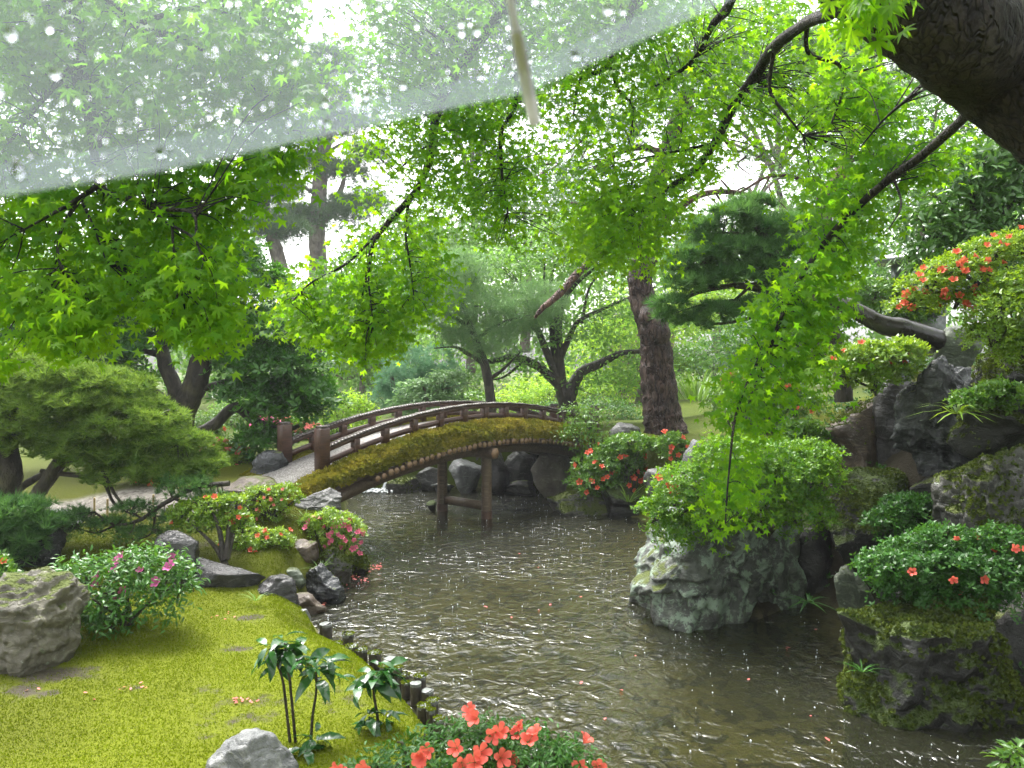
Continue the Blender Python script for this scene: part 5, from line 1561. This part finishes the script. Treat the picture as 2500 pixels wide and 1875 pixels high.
# right hand pine boughs
tree('dark green pine with layered cloud like boughs right of the trunk', 'pine_tree', (2060, 980, 14.5),
     [([(2060, 980), (2050, 880), (2020, 790), (1960, 700), (1900, 640), (1860, 570), (1830, 530)], (44, 36, 16)), ([(2020, 790), (1920, 735), (1830, 700), (1740, 705), (1650, 735)], (26, 18, 6)), ([(1960, 710), (1880, 690), (1800, 700)], (16, 12, 5)), ([(1900, 650), (1820, 660), (1740, 640), (1680, 650)], (16, 12, 5)), ([(1870, 590), (1800, 570), (1740, 570)], (12, 8, 4)),
      ([(1940, 730), (1850, 770), (1760, 790), (1690, 780)], (12, 8, 4)), ([(1830, 700), (1780, 740), (1700, 760)], (9, 6, 3)), ([(1900, 720), (1820, 730), (1730, 740), (1660, 760)], (10, 7, 3))],
     [(1720, 555, 48, 22), (1790, 525, 62, 24), (1870, 560, 66, 28), (1700, 625, 66, 24), (1800, 610, 80, 26), (1690, 690, 66, 20), (1780, 675, 74, 20), (1640, 740, 46, 20), (1900, 615, 66, 28), (1750, 762, 66, 18), (1940, 560, 60, 36), (1840, 500, 50, 22), (1930, 690, 60, 28), (1680, 790, 46, 14), (1730, 590, 40, 16), (1660, 655, 40, 18), (1840, 655, 60, 18), (1850, 745, 60, 18), (1620, 770, 30, 14)],
     13.6, 'pine_dark', .105, 1000, 4, .08, 'bark_dark', 40, tuft(18, 1.4, .045, 9), up=.9, shell=.55, lower=.3, tw=130, axis_up=True, loose=.5)
tree('red barked pine with a crooked trunk behind the right maple boughs', 'pine_tree', (2000, 900, 19),
     [([(2000, 900), (1995, 760), (2005, 620), (2015, 540), (2012, 480), (2050, 430), (2062, 390), (2090, 340), (2125, 300), (2140, 250), (2128, 190), (2150, 120)], (36, 34, 32, 26)), ([(2100, 330), (2020, 300), (1990, 285), (1930, 248)], (20, 16, 10)), ([(2140, 230), (2200, 190), (2280, 180)], (14, 9, 4)), ([(2060, 400), (2120, 380), (2180, 390)], (12, 8, 4)),
      ([(1930, 250), (1880, 270), (1840, 300)], (8, 5, 3)), ([(2128, 190), (2060, 140), (1990, 130)], (12, 8, 4)), ([(2015, 500), (1960, 440), (1880, 430), (1800, 470), (1760, 440)], (12, 8, 4)), ([(1880, 430), (1850, 480), (1810, 510)], (6, 4, 2))],
     [(2120, 130, 120, 40), (2000, 120, 90, 40), (2240, 180, 90, 36), (1900, 260, 60, 24), (2180, 380, 60, 26), (2100, 230, 90, 34)], 19, 'pine_far', .14, 240, 8, .18, 'bark_red', 41, tuft(10, 1.1, .025, 10), up=1.0, shell=.3, lower=.4, tw=60, axis_up=True, rough=.28)
tree('narrow leaved broad tree with pale wet leaves at the right edge', 'broadleaf_tree', (2440, 900, 11.5),
     [([(2440, 900), (2430, 760), (2400, 640), (2380, 540), (2370, 440)], (34, 24, 8)), ([(2410, 680), (2330, 600), (2260, 570)], (14, 9, 4)), ([(2395, 600), (2450, 520), (2500, 470)], (14, 9, 4)), ([(2385, 560), (2310, 500), (2270, 470)], (12, 7, 3)), ([(2430, 740), (2500, 660), (2560, 620)], (14, 9, 4))],
     [(2410, 390, 110, 50), (2330, 460, 100, 60), (2450, 500, 100, 60), (2370, 570, 110, 50), (2260, 540, 80, 50), (2480, 600, 90, 60), (2470, 420, 90, 60), (2290, 620, 90, 40)],
     10.6, 'right_leaf', .085, 560, 10, .17, 'bark_dark', 42, LANCE, up=.5, shell=.3, lower=.6, tw=50)

# far wood closing the garden on every side
rgf = np.random.RandomState(77)
mb = MB()
n = 1500
ang = np.concatenate([rgf.uniform(-.75, .75, 1000), rgf.uniform(.75, 5.53, 500)])
rad = np.concatenate([rgf.uniform(30, 44, 1000), rgf.uniform(40, 56, 500)])
cx_, cy_ = np.sin(ang) * rad, np.cos(ang) * rad
topa = np.interp(np.degrees(np.where(ang > math.pi, ang - 2 * math.pi, ang)), [-60, -34, -22, -18, -12, -8, 12, 18, 30, 60], [9, 8, 6, 4.6, 4.6, 7.5, 8.5, 10, 11, 10])
hz = 1.2 + rgf.rand(n) ** .8 * (topa - 1.2) * (.75 + .4 * vnoise(ang * 20, ang * 0, 3, 3))
bc = np.stack([cx_, cy_, hz], 1)
per = 34
j = np.repeat(np.arange(n), per)
d = nrm(rgf.randn(len(j), 3))
pos = bc[j] + d * np.array([1.7, 1.7, 1.1]) * (rgf.rand(len(j), 1) ** .5)
scatter(mb, OVAL, pos, rgf.randn(len(j), 3), d + np.array([0, 0, .6]) + rgf.randn(len(j), 3) * .4, .28 + .2 * rgf.rand(len(j)), np.clip(.5 + (rgf.rand(n)[j] - .5) * .7 + rgf.randn(len(j)) * .12, 0, 1))
tag(mb.build('far_woods', M['far_leaf']), kind='stuff')

# ------------------------------------------------------------------ the two maples that hang over the pond
def in_poly(x, y, poly):
    ins = np.zeros(len(x), bool)
    n = len(poly)
    for i in range(n):
        ax, ay = poly[i]
        bx, by = poly[(i + 1) % n]
        c = ((ay > y) != (by > y)) & (x < (bx - ax) * (y - ay) / (by - ay + 1e-9) + ax)
        ins ^= c
    return ins


def sprays(rg, poly, n, Y, spread, seed, gap=.42, edge=0):
    """Centres of leaf sprays of a hanging bough: its outline as the photograph shows it, its depth spread over spread units."""
    p = np.array(poly, float)
    lo, hi = p.min(0), p.max(0)
    out = []
    while len(out) < n:
        x, y = rg.uniform(lo[0], hi[0], 400), rg.uniform(lo[1], hi[1], 400)
        ok = in_poly(x, y, poly) & (fbm(x, y, 95, seed) > gap + .06 * rg.randn(400))
        for a, b in zip(x[ok], y[ok]):
            yy = (Y(a, b) if callable(Y) else Y) + spread * rg.randn()
            out.append(P(a, b, max(yy, 2.5)))
    return np.array(out[:n])


def maple_leaves(rg, cen, per, r, size, face=.55, mid=.5):
    j = np.repeat(np.arange(len(cen)), per)
    n = len(j)
    pos = cen[j] + rg.randn(n, 3) * np.array([r, r, r * .75])
    ln = np.array([0, 0, .75]) + np.stack([rg.randn(n) * .45, -np.abs(rg.randn(n)) * face, np.zeros(n)], 1) + rg.randn(n, 3) * .25
    ld = np.stack([rg.randn(n) * .8, -.35 + rg.randn(n) * .5, -.75 + rg.randn(n) * .3], 1)
    tint = np.clip(mid + (rg.rand(len(cen))[j] - .5) * .5 + rg.randn(n) * .18, 0, 1)
    return pos, ld, ln, size * (.7 + .55 * rg.rand(n)), tint


def maple(label, foot, trunk, limbs, regions, seed, size, mat, bark='bark_maple', over=()):
    rg = np.random.RandomState(seed)
    fp = np.array(foot)
    root = empty('maple_tree', fp, label, 'tree')
    mb = MB()
    c0 = tube(mb, [np.array(p) for p in trunk[0]], trunk[1], 48, 140, .06, seed, freq=16)
    mb.build('trunk', M[bark], root, smooth=True)
    bm_ = MB()
    lines = [c0]
    for pix, w in limbs:
        br_ = MB()
        lines.append(limb(br_, pix, w, sides=8, rings=max(14, len(pix) * 6), rough=.14, seed=seed, freq=14))
        br_.build('branch', M[bark], root, smooth=True)
    allp = np.concatenate(lines[1:])
    P_, L_, N_, S_, T_ = [], [], [], [], []
    for poly, n, Y, spread, per, r, gap, mid, lf in regions:  # mid: regional leaf tint, backlit dark tops and bright tips put into colour
        cen = sprays(rg, poly, n, Y, spread, seed + len(P_), gap)
        pos, ld, ln, sz, tt = maple_leaves(rg, cen, int(per / lf), r, size * lf, .55, mid)
        P_.append(pos); L_.append(ld); N_.append(ln); S_.append(sz); T_.append(tt)
        for q in cen[::3]:
            k = np.argmin(np.linalg.norm(allp - q, axis=1))
            a = allp[k]
            L = np.linalg.norm(q - a)
            if L > 1.6: continue
            tube(bm_, [a, a * .45 + q * .55 + np.array([0, 0, .06 * L]) + rg.randn(3) * .05 * L, q - np.array([0, 0, .03])], [.0025 + .002 * L, .002 + .001 * L, .0013], 4, 8, cap=False)
    tag(bm_.build('twigs', M[bark], root, smooth=True), kind='stuff')
    for (cx, cy_, cz, rx, ry, rz, n) in over:      # unseen crown clusters outside the view, added to shade the right bank
        d = nrm(rg.randn(n, 3)) * rg.rand(n, 1) ** .4
        cen = np.array([cx, cy_, cz]) + d * np.array([rx, ry, rz])
        pos, ld, ln, sz, tt = maple_leaves(rg, cen, 6, .16, size * 2.1)
        P_.append(pos); L_.append(ld); N_.append(ln); S_.append(sz); T_.append(tt)
    pos, ld, ln, sz, tt = map(np.concatenate, (P_, L_, N_, S_, T_))
    rest = leaf_parts(root, 'leaf', MAPLE7, M[mat], pos, ld, ln, sz, tt, 300)
    mb = MB()
    near = rest & (project(pos)[2] < 2.6)
    far_ = rest & ~near
    scatter(mb, MAPLE7, pos[near], ld[near], ln[near], sz[near], tt[near])
    scatter(mb, MAPLE5, pos[far_], ld[far_], ln[far_], sz[far_], tt[far_])
    tag(mb.build('foliage', M[mat], root), kind='stuff')
    return root


A_LOW = [(0, 470), (240, 440), (420, 400), (600, 370), (770, 330), (745, 400), (690, 440), (650, 500), (575, 560), (570, 620), (600, 680), (560, 720), (570, 800), (520, 850), (450, 810), (380, 760), (345, 720), (310, 690), (270, 760), (230, 830), (170, 850), (100, 830), (40, 800), (-60, 780), (-120, 480)]
A_UP = [(-150, -60), (690, -60), (740, 150), (765, 300), (600, 380), (240, 450), (-100, 480)]
A_L1 = [(330, 650), (450, 640), (560, 710), (570, 800), (520, 850), (450, 815), (380, 765)]
A_L2 = [(0, 730), (140, 690), (265, 690), (235, 830), (170, 850), (100, 832), (40, 800)]
B3L = [(1360, 560), (1430, 470), (1560, 420), (1655, 520), (1622, 600), (1612, 658), (1560, 652), (1500, 628), (1440, 638), (1385, 597)]
B1L = [(670, 745), (780, 670), (900, 680), (985, 740), (968, 830), (900, 888), (860, 850), (800, 832), (700, 805)]
A_BIT = [(-30, 850), (20, 860), (32, 930), (0, 945), (-30, 920)]
maple('maple with drooping sprays across the upper left, half behind the umbrella', (-3.6, 2.2, gz(-3.6, 2.2)),
      ([(-3.6, 2.2, gz(-3.6, 2.2) - .1), (-3.5, 2.3, 1.6), (-3.2, 2.6, 2.6), (-2.7, 3.0, 3.4), tuple(P(150, -250, 5.4))], [.16, .13, .11, .09, .06]),
      [([(150, -250, 5.4), (190, 150, 5.6), (225, 300, 5.5), (243, 450, 5.3)], (60, 40, 34, 22)), ([(243, 450, 5.3), (270, 475, 5.2), (330, 487, 5.1), (400, 510, 5.0), (470, 520, 4.9), (480, 580, 4.8)], (18, 12, 6)), ([(243, 450, 5.3), (200, 480, 5.2), (150, 510, 5.1), (60, 560, 5.0)], (16, 12, 5)),
       ([(340, 490, 5.1), (410, 545, 5.0), (470, 580, 4.9), (500, 640, 4.8)], (10, 8, 4)), ([(200, 480, 5.2), (150, 560, 5.1), (145, 640, 5.0), (200, 700, 4.9)], (10, 8, 4)), ([(200, 490, 5.2), (230, 560, 5.1), (260, 640, 5.0)], (8, 6, 3)), ([(420, 545, 5.0), (425, 620, 4.9), (440, 700, 4.8)], (7, 5, 3)),
       ([(150, -100, 5.4), (330, 60, 5.6), (450, 100, 5.8), (600, 200, 6.0), (700, 320, 6.0)], (26, 18, 7)), ([(190, 150, 5.6), (90, 260, 5.6), (0, 380, 5.4)], (18, 12, 6)), ([(330, 60, 5.6), (480, 20, 5.8), (640, 60, 6.0)], (14, 10, 5))],
      [(A_LOW, 330, lambda x, y: 5.35 + (600 - y) * .0012, .25, 15, .07, .42, 0.55, .92), (A_UP, 700, 5.9, .5, 14, .10, .36, 0.08, 1.0), (A_L1, 80, 5.1, .2, 15, .06, .2, .75, .95), (A_L2, 70, 5.05, .2, 15, .06, .2, .75, .95), (A_BIT, 9, 4.8, .1, 9, .03, 0.0, 0.8, 1.0)], 51, .040, 'maple')

B1 = [(860, 330), (940, 300), (1060, 260), (1110, 380), (1090, 480), (1080, 560), (1085, 650), (1070, 750), (1030, 795), (990, 760), (970, 830), (900, 890), (860, 850), (800, 835), (700, 805), (668, 750), (700, 700), (800, 640), (880, 580), (905, 520), (870, 430)]
B2 = [(1050, 270), (1250, 215), (1340, 330), (1300, 430), (1335, 480), (1300, 560), (1250, 600), (1200, 590), (1180, 540), (1130, 500), (1100, 420)]
B3 = [(1330, 180), (1700, 10), (1900, 30), (2060, 40), (2100, 300), (2050, 420), (1950, 470), (1905, 430), (1880, 360), (1780, 330), (1740, 440), (1700, 500), (1660, 560), (1625, 600), (1610, 655), (1560, 650), (1500, 625), (1440, 635), (1385, 595), (1360, 560), (1425, 500), (1390, 420), (1345, 330)]
B4 = [(2060, 90), (2250, 300), (2390, 300), (2330, 400), (2200, 480), (2150, 560), (2090, 600), (2060, 700), (2050, 830), (2010, 930), (1950, 1010), (1880, 1050), (1845, 1180), (1800, 1285), (1770, 1320), (1748, 1240), (1758, 1100), (1785, 950), (1810, 850), (1860, 760), (1900, 700), (1950, 600), (1990, 520), (1930, 470), (1980, 300)]
B5 = [(880, -80), (1750, -80), (1650, 30), (1300, 210), (960, 300), (880, 240), (860, 150)]
B6 = [(2080, -40), (2200, -40), (2150, 60), (2060, 70), (2050, 20)]
B7 = [(2330, -30), (2560, -30), (2560, 260), (2420, 160)]
cnt = lambda b: b
maple('old maple whose thick leaning trunk and bright hanging boughs fill the upper right', (2.6, 1.0, gz(2.6, 1.0)),
      ([(2.75, 1.2, gz(2.75, 1.2) - .1), (2.6, 1.5, 1.6), tuple(P(2590, 275, 3.9)), tuple(P(2325, 75, 3.7)), tuple(P(2080, -105, 3.6)), tuple(P(1880, -340, 3.6))], [.23, .20, .165, .15, .13, .09]),
      [([(2110, -60, 3.7), (2040, 25, 4.6), (1970, 55, 5.6), (1890, 115, 6.6), (1850, 175, 7.2), (1790, 260, 7.4), (1745, 350, 7.5), (1690, 420, 7.6), (1600, 480, 7.6), (1560, 530, 7.6)], (34, 30, 24, 18, 8)), ([(2430, 200, 3.9), (2340, 300, 4.6), (2250, 380, 5.2), (2180, 430, 5.6), (2110, 490, 5.8), (2040, 560, 5.9), (2000, 610, 6.0), (1930, 720, 6.0), (1880, 850, 6.0), (1830, 980, 5.9)], (26, 20, 14, 7)),
       ([(1970, 55, 5.6), (1975, 130, 5.9), (2050, 160, 6.0), (2055, 230, 6.0), (2030, 300, 6.0)], (12, 9, 5)), ([(1890, 115, 6.6), (1880, 220, 6.8), (1920, 280, 6.8), (1960, 330, 6.8)], (12, 8, 4)), ([(1900, -330, 3.6), (1780, 10, 6.8), (1740, 60, 7.2), (1690, 150, 7.6), (1600, 210, 7.8)], (40, 22, 14, 6)), ([(1900, -330, 3.6), (1600, -100, 6.6), (1490, 150, 7.6), (1420, 190, 7.8), (1400, 280, 7.8)], (40, 22, 10, 5)),
       ([(1490, 150, 7.6), (1510, 220, 7.7), (1545, 260, 7.7), (1540, 330, 7.7)], (10, 8, 4)), ([(1900, -330, 3.6), (1500, -250, 6.2), (1250, 0, 7.4), (1100, 200, 7.7), (1062, 300, 7.7), (1055, 370, 7.6), (1020, 460, 7.5), (950, 540, 7.4), (910, 600, 7.3), (890, 700, 7.2)], (40, 26, 20, 16, 6)), ([(1062, 340, 7.7), (1000, 390, 7.6), (950, 440, 7.5)], (8, 5, 3)), ([(1000, 480, 7.5), (990, 560, 7.4), (1000, 640, 7.3), (1010, 720, 7.2)], (9, 6, 3)), ([(910, 600, 7.3), (900, 680, 7.2), (910, 780, 7.1)], (7, 5, 3)), ([(940, 550, 7.4), (850, 640, 7.2), (760, 690, 7.1), (710, 740, 7.0)], (8, 6, 3)),
       ([(1250, 0, 7.4), (1260, 240, 7.7), (1225, 320, 7.7), (1225, 420, 7.6), (1240, 520, 7.6)], (14, 10, 4)), ([(1690, 420, 7.6), (1620, 440, 7.6), (1540, 460, 7.6)], (8, 6, 3)), ([(1745, 350, 7.5), (1600, 380, 7.6), (1500, 400, 7.7)], (8, 6, 3)), ([(2180, 430, 5.6), (2200, 500, 5.5), (2170, 560, 5.4)], (7, 5, 3)), ([(1860, 860, 6.0), (1800, 1000, 5.9), (1780, 1150, 5.8), (1770, 1280, 5.8)], (8, 6, 3)), ([(2230, 230, 5.0), (2160, 290, 5.4), (2100, 360, 5.6)], (8, 6, 3))],
      [(B1, 330, 7.6, .3, 13, .08, .40, 0.5, .8), (B2, 210, 7.85, .3, 12, .085, .42, 0.4, .8), (B3, 700, 7.75, .4, 12, .09, .39, 0.5, .8), (B4, 420, 6.2, .25, 13, .07, .40, 0.45, .85), (B3L, 120, 7.6, .45, 13, .09, .3, .75, .85), (B1L, 110, 7.4, .25, 13, .07, .25, .72, .85), (B5, 520, 7.7, .4, 12, .10, .36, 0.12, .95), (B6, 12, 3.2, .1, 9, .05, 0.0, 0.4, 1.2), (B7, 40, 5.2, .4, 10, .09, .3, 0.3, 1.0)], 52, .040, 'maple', over=[(4.2, 6.0, 6.6, 2.4, 3.4, 1.0, 300), (4.2, 1.0, 5.0, 2.4, 3.0, .8, 420), (7.0, 5.0, 5.6, 2.2, 4.0, 1.0, 500)])

# ------------------------------------------------------------------ lantern roof, hut
def lantern():
    c = P(2265, 640, 14.5)
    root = empty('stone_lantern', c - np.array([0, 0, .9]), 'low wide roofed stone lantern half hidden by leaves above the orange azalea', 'lantern')
    R, Hh = S(125, 14.5), S(45, 14.5)
    mb = MB()
    n = 6
    rings = [(R, 0), (R * .98, .035), (R * .62, Hh * .5), (R * .25, Hh * .9), (R * .08, Hh)]
    v = []
    for r, z in rings:
        for i in range(n * 4):
            a = 2 * math.pi * i / (n * 4)
            k = 1 / max(math.cos((a % (math.pi / 3)) - math.pi / 6), .1) * .9
            v.append(c + np.array([math.cos(a) * r * k, math.sin(a) * r * k, z + (.03 * (k - .9) * 4 if z < .04 else 0)]))
    m_ = n * 4
    f = [[l * m_ + i, l * m_ + (i + 1) % m_, (l + 1) * m_ + (i + 1) % m_, (l + 1) * m_ + i] for l in range(len(rings) - 1) for i in range(m_)]
    mb.add(v, f)
    mb.f.append(np.array([list(range(m_))[::-1]]))
    mb.build('roof', M['lantern'], root)
    mb = MB()
    tube(mb, [c + np.array([0, 0, Hh]), c + np.array([0, 0, Hh + .06]), c + np.array([0, 0, Hh + .12])], [.05, .07, .01], 10, 8)
    mb.build('finial', M['lantern'], root, smooth=True)
    mb = MB()
    for sx, sy in ((-1, -1), (1, -1), (1, 1), (-1, 1)):
        MB().add(box_pts(c + np.array([sx * .22, sy * .22, -.16]), (.06, 0, 0), (0, .06, 0), (0, 0, .16)), BOXF).build('chamber_post', M['lantern'], root)
    mb = MB()
    mb.add(box_pts(c + np.array([0, 0, -.37]), (.38, 0, 0), (0, .38, 0), (0, 0, .05)), BOXF)
    mb.add(box_pts(c + np.array([0, 0, -.75]), (.14, 0, 0), (0, .14, 0), (0, 0, .33)), BOXF)
    mb.build('pedestal', M['lantern'], root)


lantern()
c = P(1560, 905, 42)
hut = empty('garden_hut', c - np.array([0, 0, .8]), 'small brown roofed hut glimpsed behind the pine trunk', 'hut')
MB().add(box_pts(c + np.array([.2, .8, .4]), (1.0, 0, 0), (0, .7, 0), (0, 0, 1.2)), BOXF).build('wall', M['plaster'], hut)
mb = MB()
mb.add([c + np.array(p) for p in ((-1.2, -.2, 1.55), (1.6, -.2, 1.55), (1.6, 1.8, 1.55), (-1.2, 1.8, 1.55), (-.6, .8, 2.3), (1.0, .8, 2.3))], [[0, 1, 5, 4], [2, 3, 4, 5]])
mb.f.append(np.array([[1, 2, 5], [3, 0, 4]]))
mb.f.append(np.array([[3, 2, 1, 0]]))
mb.build('roof', M['driftwood'], hut)

# ------------------------------------------------------------------ water: little fall, splashes, petals
mb = MB()
rg = np.random.RandomState(8)
fx = [P(905, 1150, 23.4), P(935, 1150, 23.4)]
for k in range(26):
    x0 = rg.uniform(912, 945)
    a, b, d = P(x0, 1148 + rg.uniform(-4, 4), 23.2), P(x0 + rg.uniform(-3, 3), 1168, 22.9), P(x0 + rg.uniform(-6, 6), 1196, 22.7)
    tube(mb, [a, b, d], [.01, .014, .02], 5, 8, .5, k, freq=25)
n = 260
p = np.stack([rg.uniform(885, 960, n), rg.uniform(1188, 1204, n)], 1)
for q in p:
    c = G(q[0], q[1], 0.02)
    v, f = ico(1)
    mb.add(v * np.array([.02, .02, .012]) * rg.uniform(.5, 1.6) + c + np.array([0, 0, rg.uniform(0, .03)]), f)
wf = mb.build('waterfall', M['foam'], smooth=True)
tag(wf, 'little white waterfall entering the pond behind the bridge', 'waterfall')
rock('dark lip stone beneath the little waterfall', 880, 1135, 965, 1185, 24.0, 'r_dark', .9, seed=90)
# rain splashes standing on the water
mb = MB()
n = 420
x, y = rg.uniform(-3, 3.2, n * 3), rg.uniform(4.2, 13.6, n * 3)
d = poly_sd(x, y, POND)
x, y = x[d < -.05][:n], y[d < -.05][:n]
v0, f0 = ico(1)
for a, b in zip(x, y):
    s = rg.uniform(.0025, .006)
    hgt = rg.uniform(.8, 2.6)
    mb.add(v0 * np.array([s, s, s * hgt]) + np.array([a, b, s * hgt * .9]), f0)
    if rg.rand() < .5:
        mb.add(v0 * s * .6 + np.array([a + rg.uniform(-.02, .02), b, rg.uniform(.02, .06)]), f0)
tag(mb.build('rain_splashes', M['foam'], smooth=True), kind='stuff')
# fallen petals
mb = MB()
pos = []
for (x0, y0, x1, y1, k, sp) in ((850, 1402, 935, 1380, 60, 5), (868, 1418, 900, 1415, 14, 5), (800, 1455, 850, 1430, 34, 5), (735, 1500, 800, 1468, 36, 5), (840, 1410, 870, 1395, 30, 6)):
    for _ in range(k):
        u = rg.rand()
        pos.append(G(x0 + (x1 - x0) * u + rg.randn() * sp, y0 + (y1 - y0) * u + rg.randn() * sp * .8, .008))
for _ in range(26):
    p = G(rg.uniform(750, 2300), rg.uniform(1280, 1850), .008)
    if poly_sd(np.array([p[0]]), np.array([p[1]]), POND)[0] < -.05: pos.append(p)
pos = np.array(pos)
ln = np.tile(np.array([[0, 0, 1.]]), (len(pos), 1)) + rg.randn(len(pos), 3) * .12
PETAL = (np.array([[0, 0, 0], [.4, .3, .05], [1, .12, .02], [1, -.12, .02], [.4, -.3, .05]]), np.array([[0, 1, 2], [0, 2, 3], [0, 3, 4]]))
scatter(mb, PETAL, pos, rg.randn(len(pos), 3), ln,   .022 + .02 * rg.rand(len(pos)), rg.rand(len(pos)), up=True)
tag(mb.build('floating_petals', M['salmon']), kind='stuff')
mb = MB()
pos = []
for (px, py, k, sp) in ((590, 1712, 14, 14), (330, 1690, 6, 20), (700, 1600, 5, 30), (560, 1520, 6, 30), (200, 1700, 5, 60)):
    for _ in range(k):
        p = G(px + rg.randn() * sp, py + rg.randn() * sp * .3, .42)
        p[2] = gz(p[0], p[1]) + .012
        pos.append(p)
pos = np.array(pos)
scatter(mb, PETAL, pos, rg.randn(len(pos), 3), np.array([0, 0, 1.]) + rg.randn(len(pos), 3) * .2, .025, rg.rand(len(pos)), up=True)
tag(mb.build('fallen_petals', M['salmon']), kind='stuff')

# ------------------------------------------------------------------ clear umbrella held over the camera
EYEP = np.array([0, 0, EYE * K])
UR = .50
u_tip = P(1287, 222, .42 / K)
tilt = math.atan(.334)
u_n = np.array([-math.sin(tilt), 0, math.cos(tilt)])
u_x = np.array([math.cos(tilt), 0, math.sin(tilt)])
u_y = np.array([0, 1.0, 0])
u_c = u_tip - u_y * UR
umb = empty('umbrella', u_c, 'clear vinyl umbrella beaded with raindrops across the top left', 'umbrella')
RISE = .17


def dome(a, r):
    """Point of the canopy at angle a (from the tip ahead) and radius r (0 crown .. 1 rim); panels sag between the ribs."""
    k = (a / (math.pi / 4)) % 1.0
    edge = math.cos(math.pi / 8) / math.cos((k - .5) * math.pi / 4)
    sag = (.5 - abs(k - .5)) * 2
    rr = UR * r * (edge * (1 - .015 * sag * r))
    z = RISE * (1 - r ** 2.2) - .008 * sag * r
    return u_c + u_y * rr * math.cos(a) + u_x * rr * math.sin(a) + u_n * z


for p in range(8):
    v, f = [], []
    na, nr = 14, 20
    for i in range(na + 1):
        for q in range(nr + 1):
            v.append(dome((p + i / na) * math.pi / 4, .04 + .96 * q / nr))
    for i in range(na):
        for q in range(nr):
            f.append([i * (nr + 1) + q, i * (nr + 1) + q + 1, (i + 1) * (nr + 1) + q + 1, (i + 1) * (nr + 1) + q])
    MB().add(v, f).build('panel', M['vinyl'], umb, smooth=True)
    v, f = [], []
    for i in range(na + 1):
        a = (p + i / na) * math.pi / 4
        v += [dome(a, .975) - u_n * .0012, dome(a, 1.0) - u_n * .0012]
    for i in range(na):
        f.append([i * 2, i * 2 + 1, i * 2 + 3, i * 2 + 2])
    MB().add(v, f).build('hem', M['hem'], umb, smooth=True)
    a = p * math.pi / 4
    mb = MB()
    tube(mb, [dome(a, r) - u_n * .004 for r in (.05, .3, .55, .8, .97)], [.0018, .0021, .0021, .0022, .0022], 8, 24)
    rb = mb.build('rib', M['rib'], umb, smooth=True)
    mb = MB()
    e = dome(a, .9) - u_n * .004
    d_ = nrm(dome(a, 1.0) - dome(a, .9))
    tube(mb, [e + d_ * .02, e + d_ * .045, dome(a, 1.0) + d_ * .014 - u_n * .006], [.0030, .0036, .0034], 10, 10)
    mb.build('rib_tip', M['rib'], rb, smooth=True)
mb = MB()
tube(mb, [u_c + u_n * (RISE + .05), u_c, u_c - u_n * .62], [.006, .006, .006], 10, 10)
mb.build('shaft', M['rib'], umb, smooth=True)
mb = MB()
tube(mb, [u_c - u_n * .58, u_c - u_n * .66, u_c - u_n * .74], [.012, .014, .012], 12, 8)
mb.build('handle', M['rib'], umb, smooth=True)
mb = MB()
rg = np.random.RandomState(31)
vd, fd = ico(2)
vd_ = vd.copy()
n = 3200
fd_hi, vd_lo, fd_lo = fd, *ico(1)
for k in range(n):
    a = rg.uniform(-math.pi / 2.2, math.pi / 2.2)
    r = rg.uniform(.35, 1.0) ** .6
    if k % 9 == 0: r = rg.uniform(.965, .995)
    c = dome(a, r)
    e1, e2 = dome(a, r + .01) - c, dome(a + .01, r) - c
    nn = nrm(np.cross(e2, e1))
    if nn @ u_n < 0: nn = -nn
    t1 = nrm(e1)
    t2 = np.cross(nn, t1)
    s = .0006 + .0022 * rg.rand() ** 6
    el = 1 + .5 * rg.rand()
    big = s > .0017
    vv = (vd_ if big else vd_lo) * np.array([s * el, s, s * .6])
    vv[:, 2] = np.maximum(vv[:, 2], -.0002)
    mb.add(c + nn * .0006 + vv[:, :1] * t1 + vv[:, 1:2] * t2 + vv[:, 2:3] * nn, fd_hi if big else fd_lo)
tag(mb.build('raindrops', M['drop'], umb, smooth=True), kind='stuff')

# ------------------------------------------------------------------ damp air
hz_ = MB().add(box_pts((0, 30, 12.2), (115, 0, 0), (0, 103, 0), (0, 0, 14.0)), BOXF)
hm = NT('damp_air')
hv = hm.n('VolumePrincipled', {'Color': (.92, .95, 1.0, 1), 'Density': .0011, 'Anisotropy': .2})
hm.t.links.new(hv.outputs[0], hm.out.inputs['Volume'])
tag(hz_.build('haze', hm.m), kind='stuff')
